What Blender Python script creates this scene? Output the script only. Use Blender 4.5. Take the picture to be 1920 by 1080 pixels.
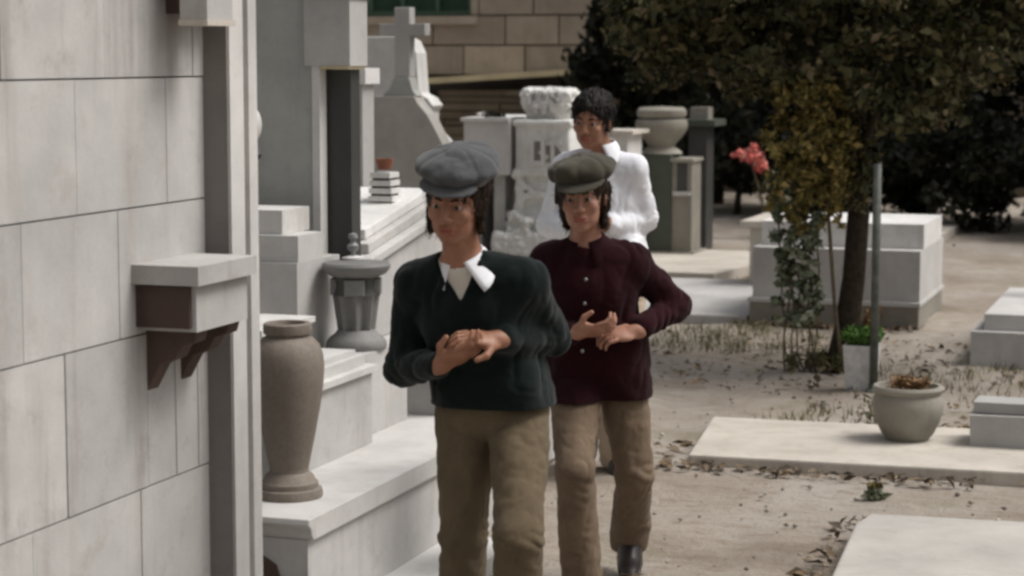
import bpy, bmesh, math, random
import numpy as np
from mathutils import Vector, Matrix

random.seed(7)
rng = np.random.default_rng(11)
for o in list(bpy.data.objects):
    bpy.data.objects.remove(o)
sc = bpy.context.scene
COL = sc.collection
R = math.radians

# ------------------------------------------------------------------ camera, world, sun, exposure
cam_d = bpy.data.cameras.new("camera")
cam = bpy.data.objects.new("camera", cam_d)
COL.objects.link(cam)
cam.location = (0, 0, 1.9)
cam.rotation_euler = (R(90) - math.atan(435 / 4000.0), 0, R(18.5))
cam_d.sensor_width = 36.0
cam_d.lens = 4000.0 / 1920.0 * 36.0
cam_d.clip_start = 0.05
cam_d.clip_end = 500
cam_d.dof.use_dof = True
cam_d.dof.focus_distance = 7.4
cam_d.dof.aperture_fstop = 4.5
sc.camera = cam

world = bpy.data.worlds.new("World")
sc.world = world
world.use_nodes = True
wn = world.node_tree.nodes
wl = world.node_tree.links
bg = wn["Background"]
sky = wn.new("ShaderNodeTexSky")
sky.sky_type = 'NISHITA'
sky.sun_disc = False
SUN_EL, SUN_AZ = 58.0, 72.0          # azimuth clockwise from +Y
sky.sun_elevation = R(SUN_EL)
sky.sun_rotation = R(SUN_AZ)
sky.dust_density = 6.0
sky.air_density = 1.0
hs = wn.new("ShaderNodeHueSaturation")
hs.inputs["Saturation"].default_value = 0.27      # a veiled, nearly white sky
wl.new(sky.outputs[0], hs.inputs["Color"])
wl.new(hs.outputs[0], bg.inputs["Color"])
bg.inputs["Strength"].default_value = 0.095

sun_d = bpy.data.lights.new("sun", 'SUN')
sun_d.energy = 1.75
sun_d.angle = R(26)
sun_d.color = (1.0, 0.98, 0.955)
sun = bpy.data.objects.new("sun", sun_d)
COL.objects.link(sun)
sd = Vector((math.sin(R(SUN_AZ)) * math.cos(R(SUN_EL)), math.cos(R(SUN_AZ)) * math.cos(R(SUN_EL)), math.sin(R(SUN_EL))))
sun.rotation_euler = sd.to_track_quat('Z', 'Y').to_euler()
sun.location = sd * 30

sc.view_settings.view_transform = 'Standard'
sc.view_settings.look = 'None'
sc.view_settings.exposure = 0.40
sc.view_settings.gamma = 1.0
sc.render.engine = 'CYCLES'
sc.cycles.filter_width = 2.9          # the soft film of the photograph

# ------------------------------------------------------------------ materials
MAT = {}


def new_mat(name):
    m = bpy.data.materials.new(name)
    m.use_nodes = True
    nt = m.node_tree
    for n in list(nt.nodes):
        nt.nodes.remove(n)
    out = nt.nodes.new("ShaderNodeOutputMaterial")
    b = nt.nodes.new("ShaderNodeBsdfPrincipled")
    nt.links.new(b.outputs[0], out.inputs[0])
    MAT[name] = m
    return m, nt, b


def noise(nt, vec, scale, detail=5, rough=0.6):
    n = nt.nodes.new("ShaderNodeTexNoise")
    n.inputs["Scale"].default_value = scale
    n.inputs["Detail"].default_value = detail
    n.inputs["Roughness"].default_value = rough
    if vec is not None:
        nt.links.new(vec, n.inputs["Vector"])
    return n.outputs["Fac"]


def ramp(nt, fac, stops):
    r = nt.nodes.new("ShaderNodeValToRGB")
    e = r.color_ramp.elements
    while len(e) < len(stops):
        e.new(0.5)
    for i, (p, c) in enumerate(stops):
        e[i].position = p
        e[i].color = (c[0], c[1], c[2], 1) if not isinstance(c, (int, float)) else (c, c, c, 1)
    nt.links.new(fac, r.inputs[0])
    return r.outputs[0]


def mixc(nt, fac, a, b, mode='MIX'):
    m = nt.nodes.new("ShaderNodeMix")
    m.data_type = 'RGBA'
    m.blend_type = mode
    m.clamp_result = True
    for sock, v in ((m.inputs[0], fac), (m.inputs[6], a), (m.inputs[7], b)):
        if isinstance(v, bpy.types.NodeSocket):
            nt.links.new(v, sock)
        elif isinstance(v, (int, float)):
            sock.default_value = v
        else:
            sock.default_value = (v[0], v[1], v[2], 1)
    return m.outputs[2]


def position(nt, scale=(1, 1, 1)):
    g = nt.nodes.new("ShaderNodeNewGeometry")
    mp = nt.nodes.new("ShaderNodeMapping")
    mp.inputs["Scale"].default_value = scale
    nt.links.new(g.outputs["Position"], mp.inputs["Vector"])
    return mp.outputs[0]


def bump(nt, b, height, strength, dist):
    n = nt.nodes.new("ShaderNodeBump")
    n.inputs["Strength"].default_value = strength
    n.inputs["Distance"].default_value = dist
    nt.links.new(height, n.inputs["Height"])
    nt.links.new(n.outputs[0], b.inputs["Normal"])


def stone(name, base, dark=None, streak=0.35, speck=0.0, rough=0.75, bmp=0.25, spec=0.3):
    m, nt, b = new_mat(name)
    if dark is None:
        dark = tuple(c * 0.62 for c in base)
    pos = position(nt)
    n1 = noise(nt, pos, 2.6, 6, 0.62)
    c1 = ramp(nt, n1, [(0.32, tuple(c * 0.82 for c in base)), (0.68, tuple(min(1, c * 1.1) for c in base))])
    pv = position(nt, (9, 9, 0.75))
    n2 = noise(nt, pv, 1.0, 5, 0.65)
    f2 = ramp(nt, n2, [(0.52, 0.0), (0.78, streak)])
    c2 = mixc(nt, f2, c1, dark)
    n3 = noise(nt, pos, 90, 3, 0.7)
    f3 = ramp(nt, n3, [(0.40, 0.0), (0.75, 0.12 + speck)])
    n6 = noise(nt, pos, 7.5, 9, 0.72)
    f6 = ramp(nt, n6, [(0.54, 0.0), (0.66, 0.30)])
    c2 = mixc(nt, f6, c2, dark)
    c3 = mixc(nt, f3, c2, tuple(c * 0.5 for c in base))
    oi = nt.nodes.new("ShaderNodeObjectInfo")
    hv = nt.nodes.new("ShaderNodeHueSaturation")
    mr = nt.nodes.new("ShaderNodeMapRange")
    mr.inputs[3].default_value = 0.90
    mr.inputs[4].default_value = 1.07
    nt.links.new(oi.outputs["Random"], mr.inputs[0])
    nt.links.new(mr.outputs[0], hv.inputs["Value"])
    nt.links.new(c3, hv.inputs["Color"])
    nt.links.new(hv.outputs[0], b.inputs["Base Color"])
    b.inputs["Roughness"].default_value = rough
    b.inputs["Specular IOR Level"].default_value = spec
    n4 = noise(nt, pos, 38, 5, 0.7)
    bump(nt, b, n4, bmp, 0.006)
    return m


stone("marble_warm", (0.455, 0.44, 0.42), (0.27, 0.235, 0.20), 0.5)
stone("marble_stained", (0.455, 0.438, 0.418), (0.19, 0.16, 0.14), 0.65)
stone("shaded_side_stone", (0.18, 0.165, 0.153), (0.12, 0.105, 0.095), 0.5)  # brown-grey stone, darkened to carry the shade of the pilaster's near side
stone("marble_light", (0.55, 0.535, 0.51), (0.38, 0.34, 0.30), 0.40)
stone("marble_white", (0.66, 0.645, 0.62), (0.36, 0.34, 0.31), 0.50)
stone("stone_grey", (0.40, 0.39, 0.37), (0.25, 0.245, 0.23), 0.35)
stone("stone_greenish", (0.37, 0.37, 0.34), (0.22, 0.22, 0.20), 0.35)
stone("stone_tan", (0.42, 0.395, 0.36), (0.28, 0.26, 0.23), 0.35)
stone("mortar", (0.20, 0.175, 0.155), None, 0.2)
stone("dark_brown_stone", (0.085, 0.055, 0.045), (0.03, 0.02, 0.018), 0.6)
stone("granite_dark", (0.06, 0.06, 0.056), (0.04, 0.04, 0.04), 0.4, 0.25, 0.45)
stone("granite_brown", (0.215, 0.182, 0.15), (0.12, 0.09, 0.07), 0.55, 0.35, 0.7, 0.35)
stone("pedestal_stone", (0.20, 0.195, 0.185), (0.09, 0.09, 0.085), 0.6, 0.15, 0.6, 0.4)
stone("green_stone", (0.075, 0.085, 0.065), (0.035, 0.042, 0.03), 0.5, 0.15)
stone("pillar_stone", (0.26, 0.24, 0.20), (0.12, 0.11, 0.09), 0.5)
stone("ashlar", (0.385, 0.325, 0.262), (0.26, 0.21, 0.16), 0.4, 0.1)
stone("ashlar_pale", (0.45, 0.38, 0.30), (0.30, 0.24, 0.17), 0.4, 0.1)
stone("course_stone", (0.17, 0.135, 0.09), (0.08, 0.06, 0.04), 0.6, 0.2)
stone("coping", (0.62, 0.53, 0.33), (0.45, 0.36, 0.2), 0.3)
stone("terracotta", (0.26, 0.10, 0.055), (0.12, 0.05, 0.03), 0.5)
stone("moss_slab", (0.50, 0.455, 0.395), (0.27, 0.24, 0.17), 0.5)
stone("carved_marble", (0.70, 0.69, 0.655), (0.30, 0.28, 0.25), 0.5, 0.2, 0.8, 0.5)


def simple(name, col, rough=0.6, spec=0.4, metal=0.0, var=0.25, scale=20, bmp=0.1):
    m, nt, b = new_mat(name)
    pos = position(nt)
    n1 = noise(nt, pos, scale, 4, 0.6)
    c = ramp(nt, n1, [(0.3, tuple(x * (1 - var) for x in col)), (0.7, tuple(min(1, x * (1 + var)) for x in col))])
    nt.links.new(c, b.inputs["Base Color"])
    b.inputs["Roughness"].default_value = rough
    b.inputs["Specular IOR Level"].default_value = spec
    b.inputs["Metallic"].default_value = metal
    bump(nt, b, n1, bmp, 0.004)
    return m


simple("window_dark", (0.02, 0.05, 0.03), 0.15, 0.5, 0, 0.3, 3, 0.0)
simple("window_frame", (0.05, 0.10, 0.06), 0.5)
simple("post_paint", (0.085, 0.09, 0.075), 0.55, 0.4, 0, 0.35)
simple("bark", (0.040, 0.031, 0.021), 0.9, 0.15, 0, 0.5, 30, 0.8)
simple("vine_wood", (0.14, 0.11, 0.075), 0.9, 0.15, 0, 0.4, 60, 0.6)
simple("soil", (0.045, 0.035, 0.025), 0.95, 0.1, 0, 0.4, 60, 0.6)
simple("planter_white", (0.55, 0.54, 0.52), 0.7)


def leaf_mat(name, stops, trans=0.0):
    m, nt, b = new_mat(name)
    g = nt.nodes.new("ShaderNodeNewGeometry")
    c = ramp(nt, g.outputs["Random Per Island"], stops)
    nt.links.new(c, b.inputs["Base Color"])
    b.inputs["Roughness"].default_value = 0.6
    b.inputs["Specular IOR Level"].default_value = 0.25
    return m


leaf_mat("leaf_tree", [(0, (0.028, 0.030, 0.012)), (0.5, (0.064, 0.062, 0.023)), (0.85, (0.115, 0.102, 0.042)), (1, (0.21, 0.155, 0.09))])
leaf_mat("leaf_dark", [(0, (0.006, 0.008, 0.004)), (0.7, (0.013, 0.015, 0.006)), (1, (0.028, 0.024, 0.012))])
leaf_mat("leaf_gold", [(0, (0.05, 0.048, 0.014)), (0.6, (0.22, 0.17, 0.045)), (1, (0.34, 0.25, 0.09))])
leaf_mat("leaf_pale", [(0, (0.10, 0.125, 0.07)), (0.6, (0.20, 0.23, 0.14)), (1, (0.42, 0.43, 0.33))])
leaf_mat("leaf_green", [(0, (0.05, 0.11, 0.02)), (0.6, (0.10, 0.20, 0.04)), (1, (0.16, 0.27, 0.06))])
leaf_mat("petal_red", [(0, (0.60, 0.10, 0.09)), (0.6, (0.78, 0.24, 0.20)), (1, (0.85, 0.52, 0.44))])
leaf_mat("petal_white", [(0, (0.55, 0.52, 0.48)), (1, (0.8, 0.78, 0.74))])
leaf_mat("petal_brown", [(0, (0.12, 0.07, 0.03)), (1, (0.30, 0.17, 0.08))])
leaf_mat("litter", [(0, (0.045, 0.034, 0.022)), (0.5, (0.11, 0.08, 0.05)), (0.85, (0.16, 0.11, 0.06)), (1, (0.28, 0.21, 0.12))])
leaf_mat("pebble", [(0, (0.12, 0.10, 0.08)), (0.6, (0.3, 0.26, 0.21)), (1, (0.5, 0.46, 0.4))])
leaf_mat("grass_blade", [(0, (0.07, 0.075, 0.025)), (0.6, (0.13, 0.125, 0.05)), (1, (0.24, 0.20, 0.10))])


def ground_mat():
    m, nt, b = new_mat("dirt")
    pos = position(nt)
    n1 = noise(nt, pos, 0.9, 7, 0.65)
    c1 = ramp(nt, n1, [(0.30, (0.25, 0.205, 0.165)), (0.45, (0.39, 0.335, 0.28)), (0.64, (0.48, 0.428, 0.37))])
    n2 = noise(nt, position(nt, (1, 2.4, 1)), 7, 6, 0.7)
    f2 = ramp(nt, n2, [(0.50, 0.0), (0.68, 0.55)])
    c2 = mixc(nt, f2, c1, (0.22, 0.165, 0.11))
    n3 = noise(nt, pos, 60, 4, 0.8)
    f3 = ramp(nt, n3, [(0.52, 0.0), (0.72, 0.55)])
    c3 = mixc(nt, f3, c2, (0.15, 0.115, 0.08))
    n5 = noise(nt, pos, 1.7, 5, 0.6)
    f5 = ramp(nt, n5, [(0.56, 0.0), (0.72, 0.45)])
    c4 = mixc(nt, f5, c3, (0.20, 0.19, 0.10))
    nt.links.new(c4, b.inputs["Base Color"])
    b.inputs["Roughness"].default_value = 0.95
    b.inputs["Specular IOR Level"].default_value = 0.1
    add = nt.nodes.new("ShaderNodeMath")
    nt.links.new(n2, add.inputs[0])
    nt.links.new(n3, add.inputs[1])
    bump(nt, b, add.outputs[0], 0.8, 0.03)


ground_mat()


def cloth(name, col, col2=None, weave=420, bmp=0.25, rough=0.95, wale=None, sheen=0.15):
    m, nt, b = new_mat(name)
    tc = nt.nodes.new("ShaderNodeTexCoord")
    o = tc.outputs["Object"]
    n1 = noise(nt, o, 6, 5, 0.6)
    col2 = col2 or tuple(c * 0.7 for c in col)
    c = ramp(nt, n1, [(0.32, col2), (0.68, col)])
    n2 = noise(nt, o, weave, 2, 0.5)
    f = ramp(nt, n2, [(0.35, 0.0), (0.7, 0.35)])
    c = mixc(nt, f, c, tuple(min(1, x * 1.7 + 0.004) for x in col))
    nt.links.new(c, b.inputs["Base Color"])
    b.inputs["Roughness"].default_value = rough
    b.inputs["Specular IOR Level"].default_value = 0.12
    b.inputs["Sheen Weight"].default_value = sheen
    b.inputs["Sheen Roughness"].default_value = 0.5
    n3 = noise(nt, o, 28, 4, 0.6)
    ad = nt.nodes.new("ShaderNodeMath")
    nt.links.new(n3, ad.inputs[0])
    nt.links.new(n2, ad.inputs[1])
    bump(nt, b, ad.outputs[0], bmp, 0.004)


cloth("wool_green", (0.0032, 0.0078, 0.0070), (0.0018, 0.004, 0.004), sheen=0.11)
cloth("cotton_maroon", (0.020, 0.003, 0.0052), (0.010, 0.0018, 0.003), sheen=0.03)
cloth("cotton_white", (0.72, 0.72, 0.74), (0.62, 0.62, 0.66), sheen=0.0)
cloth("shirt_cream", (0.55, 0.52, 0.46), (0.42, 0.39, 0.34), sheen=0.0)
cloth("trouser_tan", (0.122, 0.093, 0.058), (0.078, 0.058, 0.036), sheen=0.05)
cloth("trouser_brown", (0.160, 0.115, 0.078), (0.10, 0.072, 0.048), sheen=0.05)
cloth("trouser_beige", (0.42, 0.34, 0.26), (0.33, 0.26, 0.20), sheen=0.05)
cloth("cap_grey", (0.074, 0.075, 0.077), (0.042, 0.043, 0.045), 260, 0.35, sheen=0.2)
cloth("cap_olive", (0.054, 0.048, 0.033), (0.032, 0.028, 0.02), 260, 0.35, sheen=0.15)
cloth("hair_dark", (0.012, 0.009, 0.007), (0.006, 0.005, 0.004), 300, 0.5, 0.5, sheen=0.0)
cloth("hair_brown", (0.028, 0.016, 0.010), (0.014, 0.009, 0.006), 300, 0.5, 0.5, sheen=0.0)
simple("shoe_leather", (0.02, 0.014, 0.012), 0.4)
simple("shoe_canvas", (0.30, 0.29, 0.31), 0.8)
simple("eye_white", (0.30, 0.26, 0.23), 0.3, 0.5, 0, 0.05)
simple("iris_dark", (0.02, 0.012, 0.008), 0.2, 0.5, 0, 0.1)
simple("bottle_grey", (0.22, 0.22, 0.22), 0.35)


def skin_mat(name, col):
    m, nt, b = new_mat(name)
    tc = nt.nodes.new("ShaderNodeTexCoord")
    n1 = noise(nt, tc.outputs["Object"], 22, 5, 0.6)
    c = ramp(nt, n1, [(0.3, (col[0] * 0.78, col[1] * 0.68, col[2] * 0.66)), (0.7, tuple(x * 1.15 for x in col))])
    at = nt.nodes.new("ShaderNodeAttribute")
    at.attribute_name = "lip"
    c = mixc(nt, at.outputs["Fac"], c, (col[0] * 0.9, col[1] * 0.5, col[2] * 0.55))
    nt.links.new(c, b.inputs["Base Color"])
    b.inputs["Roughness"].default_value = 0.5
    b.inputs["Specular IOR Level"].default_value = 0.35
    b.inputs["Subsurface Weight"].default_value = 0.15
    b.inputs["Subsurface Radius"].default_value = (0.012, 0.005, 0.003)
    n2 = noise(nt, tc.outputs["Object"], 180, 3, 0.6)
    bump(nt, b, n2, 0.12, 0.002)


skin_mat("skin_tan", (0.29, 0.145, 0.088))
skin_mat("skin_light", (0.35, 0.185, 0.125))

# ------------------------------------------------------------------ object helpers
ORG = {}


def tag(o, label=None, cat=None, group=None, kind=None):
    for k, v in (("label", label), ("category", cat), ("group", group), ("kind", kind)):
        if v:
            o[k] = v
    return o


def thing(name, label, cat, loc=(0, 0, 0), group=None, rotz=0.0):
    o = bpy.data.objects.new(name, None)
    COL.objects.link(o)
    o.empty_display_size = 0.1
    o.location = loc
    o.rotation_euler = (0, 0, rotz)
    ORG[o.name] = Vector(loc)
    return tag(o, label, cat, group)


def link_mesh(name, me, mat, parent=None):
    if mat and not me.materials:
        me.materials.append(MAT[mat])
    o = bpy.data.objects.new(name, me)
    COL.objects.link(o)
    if parent is not None:
        o.parent = parent
        ORG[o.name] = ORG[parent.name]
    else:
        ORG[o.name] = Vector((0, 0, 0))
    return o


def from_bm(name, bm, mat, parent=None, smooth=False, local=False):
    if parent is not None and not local:
        bmesh.ops.translate(bm, verts=bm.verts, vec=-ORG[parent.name])
    me = bpy.data.meshes.new(name)
    bmesh.ops.recalc_face_normals(bm, faces=bm.faces)
    bm.to_mesh(me)
    bm.free()
    if smooth:
        for p in me.polygons:
            p.use_smooth = True
    return link_mesh(name, me, mat, parent)


def bevel_bm(bm, off, seg=2, ang=30):
    if off <= 0:
        return
    es = [e for e in bm.edges if len(e.link_faces) == 2 and e.calc_face_angle(0) > R(ang)]
    bmesh.ops.bevel(bm, geom=es, offset=off, segments=seg, affect='EDGES', profile=0.6)


def bm_box(bm, x0, x1, y0, y1, z0, z1):
    vs = [bm.verts.new((x, y, z)) for z in (z0, z1) for (x, y) in ((x0, y0), (x1, y0), (x1, y1), (x0, y1))]
    for f in ((0, 3, 2, 1), (4, 5, 6, 7), (0, 1, 5, 4), (1, 2, 6, 5), (2, 3, 7, 6), (3, 0, 4, 7)):
        bm.faces.new([vs[i] for i in f])
    return vs


def box(name, x0, x1, y0, y1, z0, z1, mat, parent=None, bev=0.006, jit=0.0):
    bm = bmesh.new()
    bm_box(bm, x0, x1, y0, y1, z0, z1)
    if jit:
        for v in bm.verts:
            v.co += Vector((random.uniform(-jit, jit), random.uniform(-jit, jit), random.uniform(-jit, jit)))
    bevel_bm(bm, bev)
    return from_bm(name, bm, mat, parent)


def bm_prism(bm, pts, axis, t0, t1):
    """outline pts (a,b); axis 'x': (y,z), 'y': (x,z), 'z': (x,y)"""
    def P(a, b, t):
        return {'x': (t, a, b), 'y': (a, t, b), 'z': (a, b, t)}[axis]
    va = [bm.verts.new(P(a, b, t0)) for a, b in pts]
    vb = [bm.verts.new(P(a, b, t1)) for a, b in pts]
    n = len(pts)
    bm.faces.new(va)
    bm.faces.new(vb[::-1])
    for i in range(n):
        j = (i + 1) % n
        bm.faces.new((va[i], va[j], vb[j], vb[i]))


def prism(name, pts, axis, t0, t1, mat, parent=None, bev=0.004, smooth=False):
    bm = bmesh.new()
    bm_prism(bm, pts, axis, t0, t1)
    bmesh.ops.recalc_face_normals(bm, faces=bm.faces)
    bevel_bm(bm, bev, 2)
    return from_bm(name, bm, mat, parent, smooth)


def bm_lathe(bm, prof, c, n=32, flute=0, fd=0.0):
    rings = []
    for r, z in prof:
        ring = []
        for i in range(n):
            a = 2 * math.pi * i / n
            rr = r
            if flute:
                rr = r - fd * (0.5 + 0.5 * math.cos(a * flute))
            ring.append(bm.verts.new((c[0] + rr * math.cos(a), c[1] + rr * math.sin(a), c[2] + z)))
        rings.append(ring)
    for a, b in zip(rings, rings[1:]):
        for i in range(n):
            j = (i + 1) % n
            bm.faces.new((a[i], a[j], b[j], b[i]))
    bm.faces.new(rings[0][::-1])
    bm.faces.new(rings[-1])


def lathe(name, prof, c, mat, parent=None, n=32, flute=0, fd=0.0):
    bm = bmesh.new()
    bm_lathe(bm, prof, c, n, flute, fd)
    o = from_bm(name, bm, mat, parent, True)
    md = o.modifiers.new("edge", 'EDGE_SPLIT')
    md.split_angle = R(38)
    return o


def bm_tube(bm, pts, rad, n=8):
    pts = [Vector(p) for p in pts]
    rings = []
    for i, p in enumerate(pts):
        t = (pts[min(i + 1, len(pts) - 1)] - pts[max(i - 1, 0)]).normalized()
        up = Vector((0, 1, 0)) if abs(t.z) > 0.8 else Vector((0, 0, 1))
        a = t.cross(up).normalized()
        b = t.cross(a).normalized()
        r = rad[i] if isinstance(rad, (list, tuple)) else rad
        rings.append([bm.verts.new(p + a * r * math.cos(2 * math.pi * k / n) + b * r * math.sin(2 * math.pi * k / n)) for k in range(n)])
    for a, b in zip(rings, rings[1:]):
        for i in range(n):
            j = (i + 1) % n
            bm.faces.new((a[i], a[j], b[j], b[i]))
    bm.faces.new(rings[0][::-1])
    bm.faces.new(rings[-1])


def tube(name, pts, rad, mat, parent=None, n=8):
    bm = bmesh.new()
    bm_tube(bm, pts, rad, n)
    return from_bm(name, bm, mat, parent, True)


def np_mesh(name, V, Q, mat, parent=None, smooth=False, local=False):
    V = np.asarray(V, np.float32)
    Q = np.asarray(Q, np.int32)
    if parent is not None and not local:
        V = V - np.array(ORG[parent.name], np.float32)
    k = Q.shape[1]
    me = bpy.data.meshes.new(name)
    me.vertices.add(len(V))
    me.vertices.foreach_set("co", V.ravel())
    me.loops.add(Q.size)
    me.loops.foreach_set("vertex_index", Q.ravel())
    me.polygons.add(len(Q))
    me.polygons.foreach_set("loop_start", np.arange(0, Q.size, k, dtype=np.int32))
    me.polygons.foreach_set("loop_total", np.full(len(Q), k, np.int32))
    if smooth:
        me.polygons.foreach_set("use_smooth", np.ones(len(Q), bool))
    me.update()
    me.validate()
    return link_mesh(name, me, mat, parent)


def leaves(name, C, size, mat, parent=None, normal_bias=None, asp=0.55, fold=0.25):
    """C: (N,3) centres -> leaf-shaped folded rhombs (4 tris as 2 quads)"""
    N = len(C)
    d = rng.normal(size=(N, 3))
    if normal_bias is not None:
        d += np.array(normal_bias)
    d /= np.linalg.norm(d, axis=1)[:, None] + 1e-9
    u = np.cross(d, rng.normal(size=(N, 3)))
    u /= np.linalg.norm(u, axis=1)[:, None] + 1e-9
    v = np.cross(d, u)
    s = (size * (0.5 + 1.3 * rng.random(N) ** 2))[:, None]
    a = C - u * s * 0.5
    b = C + u * s * 0.5
    l = C + v * s * asp * 0.5 + d * s * fold * 0.5
    r = C - v * s * asp * 0.5 + d * s * fold * 0.5
    V = np.stack([a, l, b, r], 1).reshape(-1, 3)
    i = np.arange(N)[:, None] * 4
    T = np.concatenate([i + np.array([[0, 1, 2]]), i + np.array([[0, 2, 3]])])
    return np_mesh(name, V, T, mat, parent)


def clump_points(n, blobs, shell=0.55):
    """points inside many small ellipsoid blobs [(centre, radii)], denser to the outside"""
    w = np.array([b[1][0] * b[1][1] * b[1][2] for b in blobs]) ** (2 / 3)
    pick = rng.choice(len(blobs), n, p=w / w.sum())
    c = np.array([b[0] for b in blobs])[pick]
    r = np.array([b[1] for b in blobs])[pick]
    d = rng.normal(size=(n, 3))
    d /= np.linalg.norm(d, axis=1)[:, None]
    rad = rng.uniform(0, 1, n) ** shell
    return c + d * r * rad[:, None]


# ------------------------------------------------------------------ ground
def vlattice(seed, n=32):
    return np.random.default_rng(seed).random((n, n, n)).astype(np.float32)


LAT = vlattice(3)


def vnoise(P, off=0.0):
    P = P + off
    i = np.floor(P).astype(np.int64)
    f = (P - i).astype(np.float32)
    f = f * f * (3 - 2 * f)
    i &= 31
    j = (i + 1) & 31
    x0, y0, z0 = i[:, 0], i[:, 1], i[:, 2]
    x1, y1, z1 = j[:, 0], j[:, 1], j[:, 2]
    fx, fy, fz = f[:, 0], f[:, 1], f[:, 2]
    c00 = LAT[x0, y0, z0] * (1 - fx) + LAT[x1, y0, z0] * fx
    c10 = LAT[x0, y1, z0] * (1 - fx) + LAT[x1, y1, z0] * fx
    c01 = LAT[x0, y0, z1] * (1 - fx) + LAT[x1, y0, z1] * fx
    c11 = LAT[x0, y1, z1] * (1 - fx) + LAT[x1, y1, z1] * fx
    return (c00 * (1 - fy) + c10 * fy) * (1 - fz) + (c01 * (1 - fy) + c11 * fy) * fz


def make_ground():
    xs = np.concatenate([[-90, -60, -35, -20, -12], np.arange(-8, 2.01, 0.07), [4, 8, 16, 35, 60, 90]])
    ys = np.concatenate([[-60, -30, -10, 0, 3], np.arange(4.5, 21, 0.07), [23, 26, 30, 36, 50, 80, 140]])
    X, Y = np.meshgrid(xs, ys, indexing='ij')
    P = np.stack([X.ravel(), Y.ravel(), np.zeros(X.size)], 1)
    h = (vnoise(P * 1.1) - 0.6) * 0.03 + (vnoise(P * 3.4, 5.3) - 0.6) * 0.035 + (vnoise(P * 9, 9.1) - 0.5) * 0.018
    h = np.minimum(h, 0.014)
    P[:, 2] = h
    nx, ny = len(xs), len(ys)
    I = np.arange(nx * ny).reshape(nx, ny)
    Q = np.stack([I[:-1, :-1], I[1:, :-1], I[1:, 1:], I[:-1, 1:]], -1).reshape(-1, 4)
    o = np_mesh("ground", P, Q, "dirt", None, True)
    tag(o, "trodden sandy dirt ground of the cemetery path", None, None, "structure")


make_ground()

# ------------------------------------------------------------------ near tomb facade on the left
XW, XP = -2.88, -2.80
t = thing("tomb_facade", "pale stone-panelled tomb facade with bracketed ledge, nearest on the left", "tomb", (-3.1, 5.2, 0))
box("core", -3.6, -2.912, 3.6, 5.80, 0, 3.2, "mortar", t, 0)
courses = [(-0.02, 0.68, [5.30, 4.72, 4.15]), (0.68, 1.12, [5.66, 5.52, 5.35, 4.9, 4.4]), (1.12, 1.48, [5.2, 4.7, 4.2]),
           (1.48, 1.84, [5.49, 4.98, 4.45]), (1.84, 2.32, [5.66, 5.14, 4.62, 4.1]), (2.32, 2.80, [5.4, 4.9, 4.3]), (2.80, 3.2, [5.6, 5.0, 4.5])]
for z0, z1, js in courses:
    e = [5.78] + js + [3.6]
    for a, b in zip(e[1:], e[:-1]):
        dx = random.uniform(-0.002, 0.002)
        box("panel", -2.925, XW + dx, a + 0.0024, b - 0.0024, z0 + 0.0024, z1 - 0.0024, ("marble_stained" if z0 in (0.68, 1.84) else "marble_warm"), t, 0.004)
pil = box("pilaster", -3.4, -2.826, 5.745, 5.928, 0, 3.2, "marble_warm", t, 0.003)
box("pilaster_strip", -2.9, XP, 5.74, 5.832, 0, 3.21, "marble_light", t, 0.005)
box("pilaster_strip", -2.9, XP - 0.004, 5.876, 5.934, 0, 3.21, "marble_light", t, 0.005)
box("shaded_side_strip", -2.9, XP - 0.003, 5.726, 5.7395, 0, 3.205, "shaded_side_stone", t, 0.002)  # covers the pilaster's near side; its shade is put into the stone colour
led = box("ledge", -2.90, -2.675, 5.27, 5.645, 1.268, 1.322, "marble_warm", t, 0.006)
box("ledge_block", -2.90, -2.70, 5.305, 5.63, 1.135, 1.266, "marble_warm", t, 0.012)
box("ledge_end_plate", -2.898, -2.715, 5.292, 5.306, 1.145, 1.262, "dark_brown_stone", t, 0.003)  # thin dark brown plate over the near end of the ledge block
for y0, y1 in ((5.35, 5.42), (5.555, 5.625)):
    prism("corbel", [(-2.885, 1.134), (-2.72, 1.134), (-2.73, 1.10), (-2.77, 1.085), (-2.79, 1.05), (-2.84, 1.03), (-2.885, 0.95)], 'y', y0, y1, "dark_brown_stone", t, 0.004)
box("cornice_block", -2.80, -2.715, 5.43, 5.59, 2.0, 2.5, "marble_warm", t, 0.004)
box("cornice_pad", -2.885, -2.80, 5.50, 5.72, 2.02, 2.5, "dark_brown_stone", t, 0.004)
box("cornice_lip", -2.80, -2.71, 5.42, 5.60, 1.985, 2.001, "moss_slab", t, 0.003)
bm = bmesh.new()
bmesh.ops.create_uvsphere(bm, u_segments=16, v_segments=10, radius=1)
for v in bm.verts:
    k = 1 + 0.12 * math.cos(7 * math.atan2(v.co.y, v.co.x))
    v.co = Vector((v.co.x * 0.035 * k - 2.835, v.co.y * 0.04 * k + 5.945, v.co.z * 0.06 + 1.69))
from_bm("carved_scroll", bm, "marble_light", t, True)
lathe("scroll_knob", [(0.0, -0.02), (0.016, -0.012), (0.02, 0), (0.014, 0.014), (0, 0.02)], (-2.825, 5.965, 1.60), "granite_dark", t, 12)

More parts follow.
